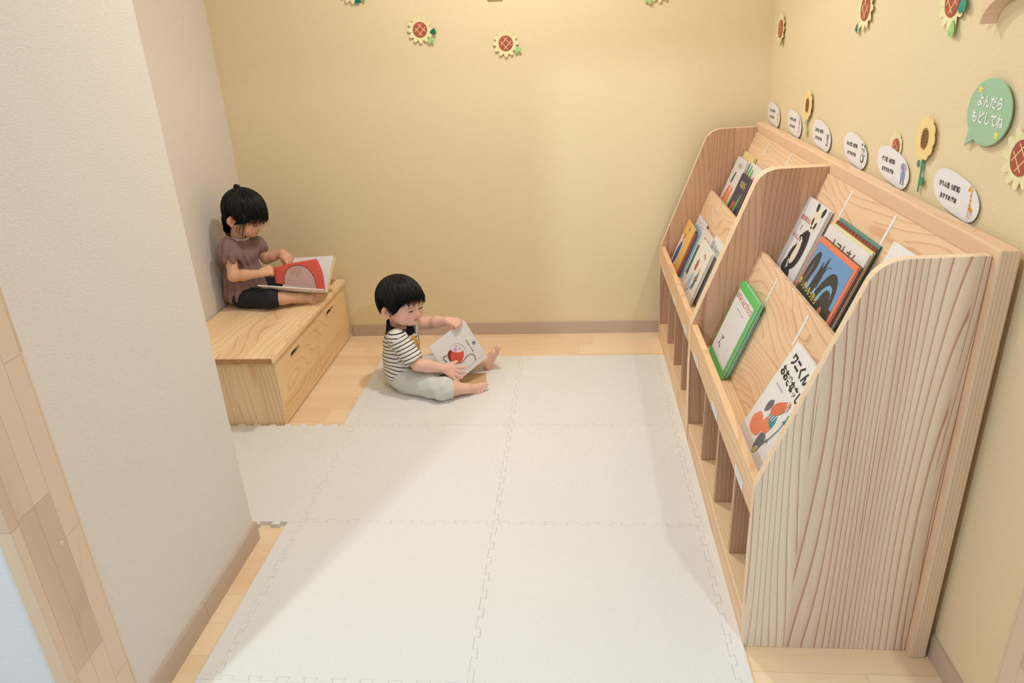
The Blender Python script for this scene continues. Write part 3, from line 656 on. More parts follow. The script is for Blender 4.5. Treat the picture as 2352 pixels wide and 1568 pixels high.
def daisy(fr, label, leaves, r=.030, rot=0., group='cream paper sunflowers with red centres', lift=.006, cut=None):
    e = empty('paper_flower', tuple(fr.o), label, 'wall decoration', group)
    bm = bmesh.new(); n = 12; mi = 0
    for k in range(n):
        a = 2*math.pi*k/n+rot; c, s = math.cos(a), math.sin(a)
        pts = [(r*.7, -.010), (r*1.35, -.0105), (r*1.75, -.006), (r*1.86, 0), (r*1.75, .006), (r*1.35, .0105), (r*.7, .010)]
        q = [(x*c-y*s, x*s+y*c, lift+.0025*((x/r-.7))) for x, y in pts]
        A_ = [bm.verts.new(fr.p(*p)) for p in q]; B_ = [bm.verts.new(fr.p(p[0], p[1], p[2]-.0012)) for p in q]
        bm.faces.new(A_); bm.faces.new(B_[::-1])
        for i in range(7): bm.faces.new([A_[(i+1) % 7], A_[i], B_[i], B_[(i+1) % 7]])
    bmesh.ops.recalc_face_normals(bm, faces=bm.faces)
    from_bm('petals', bm, flat((240, 230, 178), .8, 'cream_felt'), e)
    circ = [(r*1.02*math.cos(t), r*1.02*math.sin(t)) for t in [2*math.pi*i/28 for i in range(28)]]
    curl_sheet(fr, circ, flat((176, 92, 74), .8, 'brick_felt'), 'flower_centre', e, th=.002, lift=lift+.003)
    A = Art(fr, lift+.0033)
    for q in (-.36, .36):
        for ang in (45+20*rot, -45+20*rot):
            c, s = math.cos(math.radians(ang)), math.sin(math.radians(ang)); L_ = r*.72; o = q*r
            A.line([(-L_*c-o*s, -L_*s+o*c), (L_*c-o*s, L_*s+o*c)], r*.11, (236, 188, 138))
    A.done('cross_stitching', e)
    for x, y, rr, ang, col in leaves:
        base = [(0, -1), (.35, -.75), (.85, -.1), (.95, .45), (.6, .8), (.2, .72), (0, .45), (-.2, .72), (-.6, .8), (-.95, .45), (-.85, -.1), (-.35, -.75)]
        c, s = math.cos(math.radians(ang)), math.sin(math.radians(ang))
        pts = spline([((px*c-py*s)*rr+x, (px*s+py*c)*rr+y) for px, py in base], 4)
        curl_sheet(fr, pts, flat(col, .8), 'leaf', e, th=.0014, lift=lift+.0035, bend=.004)
DG, LG = (10, 122, 96), (168, 212, 138)
daisy(bwall(-.657, 1.417), 'cream and red paper flower with dark and light leaf, back wall', [(.057, -.010, .014, 160, DG), (.043, -.044, .015, 195, LG)])
daisy(bwall(-.292, 1.347), 'cream and red paper flower with one light green leaf on the back wall', [(.050, -.028, .015, 200, LG)])
daisy(bwall(-.935, 1.585), 'paper flower cut by the top edge, upper left of back wall', [(.022, -.042, .014, 190, DG), (.046, -.034, .014, 170, LG)])
daisy(bwall(.352, 1.528), 'paper flower cut by the top edge, upper right of back wall', [(-.046, -.044, .015, 160, LG)])
daisy(rwall(3.190, 1.352), 'paper flower high on the right wall nearest the room corner', [(.040, -.046, .013, 200, (140, 150, 100))], r=.032)
daisy(rwall(2.300, 1.408), 'paper flower with one green leaf at its lower left, high on the right wall', [(-.040, -.052, .014, 160, DG)], r=.032)
daisy(rwall(1.790, 1.412), 'paper flower with large teal and light leaves at the upper right', [(.052, -.008, .020, 190, (60, 158, 130)), (.022, -.056, .018, 180, LG)], r=.032)
daisy(rwall(1.418, 1.140), 'paper flower cut by the right edge, below the green bubble', [], r=.032)
daisy(rwall(1.970, 1.078), 'paper flower peeping out from behind the elephant label', [], r=.020, lift=.0015)
def tall_sunflower(yc, zc, label, stemc, leafs, z1):
    fr = rwall(yc, zc); e = empty('paper_sunflower', tuple(fr.o), label, 'wall decoration', 'tall yellow paper sunflowers')
    pts = []
    for i in range(88):
        a = 2*math.pi*i/88; r = 1+.10*abs(math.cos(a*5.5)) ; pts.append((.043*r*math.cos(a), .046*r*math.sin(a)))
    curl_sheet(fr, pts, flat((250, 218, 150), .7, 'yellow_card'), 'petals', e, th=.0012, lift=.010)
    curl_sheet(fr, [(.016*math.cos(t), .024*math.sin(t)) for t in [2*math.pi*i/24 for i in range(24)]], flat((158, 118, 72), .7), 'flower_centre', e, lift=.0125)
    A = Art(fr, .0127)
    for k in range(-2, 3): A.line([(-.012, k*.008-.004), (.012, k*.008+.004)], .001, (96, 70, 50))
    for k in range(-1, 2): A.line([(k*.007, -.019), (k*.007+.001, .019)], .001, (96, 70, 50))
    A.done('cross_stitching', e)
    zb = z1-zc
    curl_sheet(fr, [(-.0045, -.043), (-.0025, zb), (.0035, zb), (.0055, -.043)], flat(stemc, .7), 'stem', e, lift=.007)
    for x, y, rr in leafs:
        curl_sheet(fr, [(x+rr*math.cos(t), y+rr*.85*math.sin(t)) for t in [2*math.pi*i/18 for i in range(18)]], flat(stemc, .7), 'leaf', e, lift=.0085, bend=.002)
tall_sunflower(1.802, 1.122, 'tall yellow paper sunflower with dark green stem between elephant and giraffe labels', (64, 150, 112), [(-.014, -.060, .010), (.013, -.096, .012)], .998)
tall_sunflower(2.725, 1.108, 'tall yellow paper sunflower with pale green stem between rabbit and koala labels', (178, 212, 150), [(.012, -.088, .011), (-.008, -.06, .009)], 1.0)
fr = rwall(1.556, 1.206); e = empty('speech_bubble_sign', tuple(fr.o), 'green round speech bubble sign with white writing and two yellow stars', 'sign')
pts = []
for i in range(48):
    a = math.radians(-118)+math.radians(338)*i/47; pts.append((.080*math.cos(a), .0635*math.sin(a)))
pts.append((-.068, -.074))
curl_sheet(fr, pts, flat((168, 202, 166), .7, 'green_card'), 'bubble_card', e, th=.003, lift=.010)
for s_, y_ in (('よんだら', .018), ('もどしてね', -.014)): text('bubble_text', s_, fr, 0.002, y_, .026, (240, 242, 238), e, bold=.03, lift=.0108, rot=-1, sx=.92)
for sx_, sy_, rr in ((-.042, .040, .0125), (.046, -.038, .0125)):
    A = Art(fr, .0104); A.poly([((rr if k % 2 == 0 else rr*.42)*math.cos(math.radians(90+36*k))+sx_, (rr if k % 2 == 0 else rr*.42)*math.sin(math.radians(90+36*k))+sy_) for k in range(10)], (238, 224, 110)); A.done('star', e)
fr = bwall(-.328, 1.54); e = empty('wooden_plaque', tuple(fr.o), 'small tan plaque on the back wall cut by the top edge', 'plaque')
curl_sheet(fr, spline([(-.034, -.022), (.034, -.022), (.034, .03), (-.034, .03)], 4) and [(-.034, -.016), (-.030, -.022), (.030, -.022), (.034, -.016), (.034, .03), (-.034, .03)], flat((206, 172, 112), .6), 'plaque_board', e, th=.008, lift=.008)
arch = [(1.612, 1.366), (1.612, 1.56), (1.28, 1.56), (1.28, 1.366)]+[(1.446+.150*math.cos(t), 1.366+.056*math.sin(t)) for t in [math.pi*(1+ i/16) for i in range(0)]]+[(1.446-.163*math.cos(math.pi*i/16), 1.368+.060*math.sin(math.pi*i/16)) for i in range(17)]
o = prism('arched_wall_shelf', arch, 'x', WX-.032, WX-.0005, wood('pink_cedar', 'y', 'z', (238, 206, 180), (206, 156, 130), K=6, M=120, seed=3, line=.4), None, .001)
tag(o, 'reddish cedar wall piece with an arched underside, cut by the upper right corner', 'wall shelf')

# ================================================================ people: smooth-blended distance fields -> one continuous surface
def npv(v): return np.array(v, dtype=np.float32)
class Body:
    def __init__(s): s.ops = []
    def cap(s, a, b, ra, rb, k=.012, sub=False, tagn=0, clip=None):
        s.ops.append(('cap', npv(a), npv(b), ra, rb, k, sub, tagn, clip)); return s
    def ell(s, c, r, R=None, k=.012, sub=False, tagn=0, clip=None):
        s.ops.append(('ell', npv(c), npv(r), None if R is None else np.array(R, dtype=np.float32), 0, k, sub, tagn, clip)); return s
    def chain(s, pts, rads, k=.012, tagn=0):
        for i in range(len(pts)-1): s.cap(pts[i], pts[i+1], rads[i], rads[i+1], k, False, tagn)
        return s
def dist(op, P):
    if op[0] == 'cap':
        a, b, ra, rb = op[1], op[2], op[3], op[4]; ab = b-a; L2 = float(ab@ab)+1e-12
        t = np.clip(((P-a)@ab)/L2, 0, 1); q = P-(a+t[..., None]*ab)
        d = np.sqrt((q*q).sum(-1))-(ra+(rb-ra)*t)
    else:
        q = P-op[1]
        if op[3] is not None: q = q@op[3]          # columns of R = local axes in world
        r = op[2]; k0 = np.sqrt(((q/r)**2).sum(-1)); k1 = np.sqrt(((q/(r*r))**2).sum(-1))+1e-9
        d = k0*(k0-1)/k1
    if op[8] is not None:
        for c, n in (op[8] if isinstance(op[8], list) else [op[8]]): d = np.maximum(d, (P-npv(c))@npv(n))
    return d
def surface(body, h, disp=None):
    lo = np.array([1e9]*3); hi = -lo
    for op in body.ops:
        if op[6]: continue
        if op[0] == 'cap':
            r = max(op[3], op[4]); l = np.minimum(op[1], op[2])-r; u = np.maximum(op[1], op[2])+r
        else: r = float(op[2].max()); l = op[1]-r; u = op[1]+r
        lo = np.minimum(lo, l); hi = np.maximum(hi, u)
    lo = lo-.02; hi = hi+.02; n = np.ceil((hi-lo)/h).astype(int)+1
    D = np.full(n, .05, dtype=np.float32)
    for op in body.ops:
        if op[0] == 'cap':
            r = max(op[3], op[4]); l = np.minimum(op[1], op[2])-r; u = np.maximum(op[1], op[2])+r
        else: r = float(op[2].max()); l = op[1]-r; u = op[1]+r
        m = op[5]+.012; i0 = np.clip(np.floor((l-m-lo)/h).astype(int), 0, n); i1 = np.clip(np.ceil((u+m-lo)/h).astype(int)+1, 0, n)
        g = [lo[k]+h*np.arange(i0[k], i1[k]) for k in range(3)]
        P = np.stack(np.meshgrid(*g, indexing='ij'), -1).astype(np.float32)
        d = dist(op, P); sl = tuple(slice(i0[k], i1[k]) for k in range(3)); A = D[sl]; k = max(op[5], 1e-5)
        if op[6]:
            d = -d; t = np.clip(.5-.5*(d-A)/k, 0, 1); D[sl] = d*(1-t)+A*t+k*t*(1-t)
        else:
            t = np.clip(.5+.5*(A-d)/k, 0, 1); D[sl] = A*(1-t)+d*t-k*t*(1-t)
    if disp is not None:
        near = np.argwhere(np.abs(D) < .02); P = (lo+near*h).astype(np.float32)
        D[near[:, 0], near[:, 1], near[:, 2]] += disp(P)
    # surface nets
    S = D < 0; c = [slice(0, -1), slice(1, None)]
    cnt = np.zeros(tuple(np.array(S.shape)-1), dtype=np.int8)
    for a in (0, 1):
        for b_ in (0, 1):
            for e in (0, 1): cnt += S[c[a], c[b_], c[e]]
    act = (cnt > 0) & (cnt < 8); cells = np.argwhere(act); idx = -np.ones(cnt.shape, dtype=np.int32); idx[act] = np.arange(len(cells))
    acc = np.zeros((len(cells), 3)); num = np.zeros(len(cells)); offs = [(x, y, z) for x in (0, 1) for y in (0, 1) for z in (0, 1)]
    for i, o1 in enumerate(offs):
        for o2 in offs[i+1:]:
            if sum(abs(p-q) for p, q in zip(o1, o2)) != 1: continue
            d1 = D[cells[:, 0]+o1[0], cells[:, 1]+o1[1], cells[:, 2]+o1[2]]; d2 = D[cells[:, 0]+o2[0], cells[:, 1]+o2[1], cells[:, 2]+o2[2]]
            m = (d1 < 0) != (d2 < 0); t = np.where(m, d1/(d1-d2+1e-20), 0)[:, None]
            acc += np.where(m[:, None], np.array(o1)+(np.array(o2)-np.array(o1))*t, 0); num += m
    V = lo+(cells+acc/num[:, None])*h
    F = []
    for ax in range(3):
        o = [1 if k == ax else 0 for k in range(3)]
        A = S[:S.shape[0]-o[0], :S.shape[1]-o[1], :S.shape[2]-o[2]]; Bq = S[o[0]:, o[1]:, o[2]:]
        e = np.argwhere(A != Bq); ok = np.all([(e[:, k] > 0) & (e[:, k] < idx.shape[k]) for k in range(3) if k != ax], axis=0) & (e[:, ax] < idx.shape[ax]); e = e[ok]
        u, v = [k for k in range(3) if k != ax]; du = np.eye(3, dtype=int)[u]; dv = np.eye(3, dtype=int)[v]
        q = np.stack([idx[tuple((e-x).T)] for x in (0*du, du, du+dv, dv)], 1)
        inside = A[e[:, 0], e[:, 1], e[:, 2]]
        if ax == 1: inside = ~inside
        q[inside] = q[inside][:, ::-1]; F.append(q)
    F = np.concatenate(F); F = F[(F >= 0).all(1)]
    return V, F[:, ::-1]
def relax(V, F, it=2, f=.5):
    E = np.concatenate([F[:, [i, (i+1) % 4]] for i in range(4)])
    deg = np.bincount(np.concatenate([E[:, 0], E[:, 1]]), minlength=len(V))[:, None]+1e-9
    for _ in range(it):
        A = np.zeros_like(V)
        for k in range(3): A[:, k] = np.bincount(E[:, 0], V[E[:, 1], k], len(V))+np.bincount(E[:, 1], V[E[:, 0], k], len(V))
        V = V*(1-f)+A/deg*f
    return V
def skin_mesh(name, V, F, mats, parent, attrs=None, cols=None):
    me = bpy.data.meshes.new(name); me.vertices.add(len(V)); me.vertices.foreach_set('co', V.astype(np.float32).ravel())
    me.loops.add(F.size); me.polygons.add(len(F)); me.loops.foreach_set('vertex_index', F.astype(np.int32).ravel())
    me.polygons.foreach_set('loop_start', np.arange(0, F.size, 4, dtype=np.int32)); me.update(calc_edges=True)
    if attrs:
        for k, v in attrs.items(): a = me.attributes.new(k, 'FLOAT', 'POINT'); a.data.foreach_set('value', v.astype(np.float32))
    if cols is not None:
        a = me.color_attributes.new('tone', 'FLOAT_COLOR', 'POINT'); a.data.foreach_set('color', np.concatenate([cols, np.ones((len(V), 1))], 1).astype(np.float32).ravel())
    return link_mesh(name, me, mats, parent, True)
def labels(body, V, tags):
    out = np.full(len(V), -1); best = np.full(len(V), 1e9); P = V.astype(np.float32)
    for op in body.ops:
        if op[6]: continue
        d = dist(op, P); m = d < best; best[m] = d[m]; out[m] = op[7]
    return out

def mat_tone(name, rough=.5, sss=0., bump=None, spec=.35):
    m, N, L, B = new_mat(name); a = N.new('ShaderNodeAttribute'); a.attribute_name = 'tone'
    L.new(a.outputs['Color'], B.inputs['Base Color']); B.inputs['Roughness'].default_value = rough; B.inputs['Specular IOR Level'].default_value = spec
    if sss:
        B.inputs['Subsurface Weight'].default_value = sss; B.inputs['Subsurface Radius'].default_value = (.008, .003, .0015); B.inputs['Subsurface Scale'].default_value = .5
    if bump:
        nz = N.new('ShaderNodeTexNoise'); nz.inputs['Scale'].default_value = bump[0]; nz.inputs['Detail'].default_value = 4
        geo = N.new('ShaderNodeNewGeometry'); L.new(geo.outputs['Position'], nz.inputs['Vector'])
        b_ = N.new('ShaderNodeBump'); b_.inputs['Strength'].default_value = bump[1]; b_.inputs['Distance'].default_value = .003; L.new(nz.outputs[0], b_.inputs['Height']); L.new(b_.outputs[0], B.inputs['Normal'])
    return m
SKIN = mat_tone('skin', .5, .25, None, .3)
def mat_hair():
    m, N, L, B = new_mat('black_hair'); B.inputs['Base Color'].default_value = (.004, .0038, .004, 1); B.inputs['Roughness'].default_value = .40; B.inputs['Specular IOR Level'].default_value = .28
    return m
HAIR = mat_hair()
def mat_stripe():
    m, N, L, B = new_mat('striped_jersey'); a = N.new('ShaderNodeAttribute'); a.attribute_name = 'band'; t = N.new('ShaderNodeAttribute'); t.attribute_name = 'tone'
    fr_ = mth(N, L, 'FRACT', mth(N, L, 'DIVIDE', a.outputs['Fac'], .0155)); s = mth(N, L, 'LESS_THAN', fr_, .25)
    k = N.new('ShaderNodeAttribute'); k.attribute_name = 'plain'
    s = mth(N, L, 'MULTIPLY', s, mth(N, L, 'SUBTRACT', 1., k.outputs['Fac']))
    L.new(mixc(N, L, s, t.outputs['Color'], srgb((44, 50, 54))), B.inputs['Base Color']); B.inputs['Roughness'].default_value = .85; B.inputs['Specular IOR Level'].default_value = .15
    return m
def unit(v): v = Vector(v); return v.normalized()
class Head:
    def __init__(s, c, fwd, up, sc=1.):
        s.c = Vector(c); f = unit(fwd); l = Vector(up).cross(f).normalized(); u = f.cross(l).normalized(); s.f, s.l, s.u, s.s = f, l, u, sc
        s.R = np.array([[f.x, l.x, u.x], [f.y, l.y, u.y], [f.z, l.z, u.z]])
    def p(s, x, y, z): return s.c+(s.f*x+s.l*y+s.u*z)*s.s
    def loc(s, V): return ((V-np.array(s.c))@s.R)/s.s
    def rot(s, yaw=0, pitch=0, roll=0):
        M_ = Matrix.Rotation(math.radians(yaw), 3, 'Z') @ Matrix.Rotation(math.radians(pitch), 3, 'Y') @ Matrix.Rotation(math.radians(roll), 3, 'X')
        return s.R@np.array(M_)
    def r(s, *a): return tuple(x*s.s for x in a)
def add_head(B, H):
    e = lambda c, r, R=None, k=.012, sub=False: B.ell(H.p(*c), H.r(*r), H.R if R is None else R, k*H.s, sub, 1)
    e((-.010, 0, .014), (.084, .073, .076)); e((.024, 0, .014), (.054, .060, .056), k=.02)
    e((.022, 0, -.038), (.056, .060, .049), k=.02); 
    for s_ in (1, -1): e((.043, .034*s_, -.040), (.031, .029, .030), k=.016)
    e((.056, 0, -.066), (.020, .022, .015), k=.016)
    for s_ in (1, -1):
        e((.079, .029*s_, -.008), (.014, .019, .011), k=.010, sub=True)
        e((.0655, .0285*s_, -.009), (.0125, .0165, .0105), k=.004)          # closed-looking lids over the eyeball
    e((.079, 0, -.016), (.008, .0075, .016), H.rot(0, -18, 0), .010)
    e((.0855, 0, -.028), (.0078, .0085, .0068), k=.005)
    for s_ in (1, -1): e((.0805, .0082*s_, -.030), (.0055, .0048, .0046), k=.004)
    for s_ in (1, -1): e((.084, .0048*s_, -.0345), (.0022, .0018, .0018), k=.001, sub=True)
    e((.0705, 0, -.0485), (.0082, .0185, .0050), k=.007); e((.0700, 0, -.0560), (.0085, .0150, .0052), k=.006)
    e((.081, 0, -.0522), (.0058, .0210, .0006), k=.0012, sub=True)
    for s_ in (1, -1):
        R = H.rot(-24*s_, 10, 0); e((-.008, .0765*s_, -.026), (.0175, .0075, .0225), R, .004); e((-.002, .0710*s_, -.046), (.0085, .006, .0085), R, .004)
        e((-.003, .0855*s_, -.023), (.0100, .0065, .0140), R, .002, True); e((.002, .081*s_, -.036), (.005, .005, .007), R, .002, True); e((.000, .0785*s_, -.026), (.0045, .0040, .0110), R, .002)
def head_tones(H, V, col, base):
    q = H.loc(V); 
    def m(c, r, s=1.): return np.clip(1.6-np.sqrt((((q-np.array(c))/np.array(r))**2).sum(1))*1.6, 0, 1)*s
    def blend(c, w_): 
        nonlocal col; c = np.array(srgb(c)); col = col*(1-w_[:, None])+c*w_[:, None]
    near = (np.abs(q).max(1) < .13)
    for s_ in (1, -1): blend((222, 138, 112), m((.062, .040*s_, -.036), (.022, .018, .018), .35)*near)
    blend((186, 96, 86), m((.080, 0, -.0493), (.012, .0175, .0034), .75)*near); blend((190, 100, 92), m((.078, 0, -.0560), (.012, .0150, .0034), .65)*near); blend((120, 54, 50), m((.078, 0, -.0524), (.014, .0160, .0010), .9)*near)
    for s_ in (1, -1):
        blend((190, 104, 84), m((-.003, .080*s_, -.026), (.012, .009, .016), .6)*near); blend((80, 44, 36), m((.084, .0048*s_, -.0345), (.003, .003, .002), .9)*near)
        blend((150, 100, 82), m((.075, .029*s_, .0165), (.012, .016, .0022), .35)*near)
    return col
def eyes(H, parent, down=.0, open_=1.):
    bm = bmesh.new()
    for s_ in (1, -1):
        pts = []; rad = []
        for i in range(9):
            a = -1+2*i/8; y = .0285*s_+a*.0140; ex = .0655+.0125*math.sqrt(max(0, 1-(a*.86)**2))*1.0
            pts.append(H.p(ex+.0004, y, -.0115-.0016*a*a+.0014*a*s_)); rad.append(H.s*(.0023*(1-a*a*.7)))
        tube(bm, pts, rad, 6, 0)
    from_bm('eyelashes', bm, flat((36, 26, 24), .5), parent, True)
def hand(B, w_, d, n, size, curls, spread=.16, thumb=(1, .6, .2), thumb_side=1, k=.0035, tagn=2, tcurl=.3):
    """w_ wrist, d direction of the fingers, n back-of-hand normal; curls = bend per joint for 4 fingers (radians)"""
    d = unit(d); n = Vector(n); n = (n-d*n.dot(d)).normalized(); s = d.cross(n)*thumb_side; S = size
    pw = .23*S; pl = .46*S; c0 = Vector(w_); tips = []
    B.cap(c0-d*.05*S, c0+d*.12*S, .155*S, .165*S, .008, False, tagn)
    for j in range(4):
        y = (j-1.5)/1.5; B.cap(c0+d*.10*S-s*(y*.12*S), c0+d*pl-s*(y*pw*.95), .125*S, .098*S, .007, False, tagn)
    B.cap(c0+d*.12*S+s*.16*S-n*.05*S, c0+d*.30*S+s*.20*S-n*.06*S, .10*S, .10*S, .007, False, tagn)
    ln = (.46, .50, .47, .37)
    for j in range(4):
        y = (j-1.5)/1.5; a = -y*spread; dd = (d*math.cos(a)+s*math.sin(a)).normalized(); p = c0+d*pl-s*(y*pw); cu = curls[j]; r = (.088, .092, .088, .076)[j]*S; ax = dd; ang = 0
        for f, L_ in enumerate((.42, .32, .26)):
            ang += cu*(.7 if f == 0 else 1.); v = dd*math.cos(ang)-n*math.sin(ang); q = p+v*L_*ln[j]*S
            B.cap(p, q, r*(1-.06*f), r*(.94-.07*f), .0022, False, tagn); p = q
        tips.append(p)
    t0 = c0+d*.16*S+s*.20*S-n*.03*S; td = (d*thumb[0]+s*thumb[1]-n*thumb[2]).normalized(); t1 = t0+td*.22*S; td2 = (td-s*tcurl*.5+d*tcurl*.6-n*.1).normalized(); t2 = t1+td2*.20*S
    B.cap(t0, t1, .115*S, .098*S, .005, False, tagn); B.cap(t1, t2, .096*S, .080*S, .003, False, tagn)
    return tips, t2
def foot(B, ankle, d, up, L_, big, k=.008, tagn=3):
    """ankle joint, d toward the toes, up = dorsum normal, big = +1/-1 side of the big toe along d x up"""
    d = unit(d); up = Vector(up); up = (up-d*up.dot(d)).normalized(); s = d.cross(up)*big; a = Vector(ankle); W = L_
    heel = a-d*.20*W-up*.20*W; ball = a+d*.46*W-up*.24*W
    B.cap(a, heel, .17*W, .165*W, .010, False, tagn)
    B.cap(a-up*.02*W, a+d*.42*W-up*.17*W+s*.06*W, .155*W, .12*W, .012, False, tagn)
    B.cap(heel, ball+s*.10*W, .15*W, .125*W, .012, False, tagn); B.cap(heel, ball-s*.10*W, .14*W, .11*W, .012, False, tagn)
    for j in range(5):
        y = .185-.092*j; r = (.082, .060, .057, .054, .050)[j]*W; e_ = (.22, .20, .175, .145, .11)[j]*W
        p = ball+s*y*W+d*(.06-.028*j)*W-up*.02*W; q = p+d*e_*.6+up*.015*W; B.cap(p, q, r, r*1.0, .0030, False, tagn); B.cap(q, q+d*e_*.5-up*.02*W, r, r*.92, .0020, False, tagn)
def skin_tone(V, lab, base, extra=()):
    rng = np.sin(V[:, 0]*60)*np.sin(V[:, 1]*53+1)*np.sin(V[:, 2]*57+2)
    col = np.tile(np.array(srgb(base)), (len(V), 1))*(1+.03*rng[:, None])
    for c, r, rgb, s_ in extra:
        w_ = np.clip(1.4-np.linalg.norm(V-np.array(c), axis=1)/r*1.4, 0, 1)*s_; col = col*(1-w_[:, None])+np.array(srgb(rgb))*w_[:, None]
    return col

def hair_locks(H, name, parent, whorl, ends, n, off, rad, jit, seed, wave=.0, extra=()):
    """tapered locks laid over the skull from the whorl to the hairline; ends(phi) -> (dir azimuth, local end point)"""
    rnd = random.Random(seed); bm = bmesh.new(); c0 = Vector((-.010, 0, .014)); R = Vector((.084+off, .073+off, .076+off))
    def onsk(v, o): 
        v = v.normalized(); return c0+Vector((v.x*(R.x+o), v.y*(R.y+o), v.z*(R.z+o)))
    for i in range(n):
        ph = 2*math.pi*(i+rnd.random())/n; E_ = Vector(ends(ph, rnd)); a = (Vector(whorl)+Vector((rnd.uniform(-1, 1), rnd.uniform(-1, 1), rnd.uniform(-.3, .3)))*.38).normalized(); e_ = E_-c0; b_ = Vector((e_.x/R.x, e_.y/R.y, e_.z/R.z)); k_ = b_.length; b_.normalize()
        o1 = rnd.uniform(-.003, .003); pts = []; rr = []; t0 = rnd.uniform(-.12, .10) if i % 4 else rnd.uniform(.1, .35); T = 9
        ax = a.cross(b_); tw = rnd.uniform(-jit, jit)
        for q in range(T+1):
            t = t0+(1-t0)*q/T; om = math.acos(max(-1, min(1, a.dot(b_)))); v = (a*math.sin((1-t)*om)+b_*math.sin(t*om))/max(1e-4, math.sin(om))
            v = v+ax*tw*math.sin(math.pi*t)*.6; p = onsk(v, o1); f = max(0, (t-.6)/.4); p = p*(1-f*f)+(c0+(p-c0)*min(1.12, max(.86, k_)))*f*f
            pts.append(H.p(*p)); rr.append(rad*H.s*(.75+.35*math.sin(math.pi*min(1, q/T*1.1)))*(1 if q < T-2 else (T-q)/3+.12))
        tube(bm, pts, rr, 5, 0, True)
    for pts, r in extra:
        P_ = [H.p(*p) for p in pts]; m_ = len(P_)
        tube(bm, P_, [r*H.s*(1-.85*i/(m_-1)) for i in range(m_)], 5, 0, True)
    return from_bm(name, bm, HAIR, parent, True)
def hair_cap(B, H, off, cuts, back=()):
    B.ell(H.p(-.010, 0, .014), H.r(.084+off, .073+off, .076+off), H.R, .004, False, 0)
    for c, r in back: B.ell(H.p(*c), H.r(*r), H.R, .012, False, 0)
    for c, r in cuts: B.ell(H.p(*c), H.r(*r), H.R, .004, True, 0)

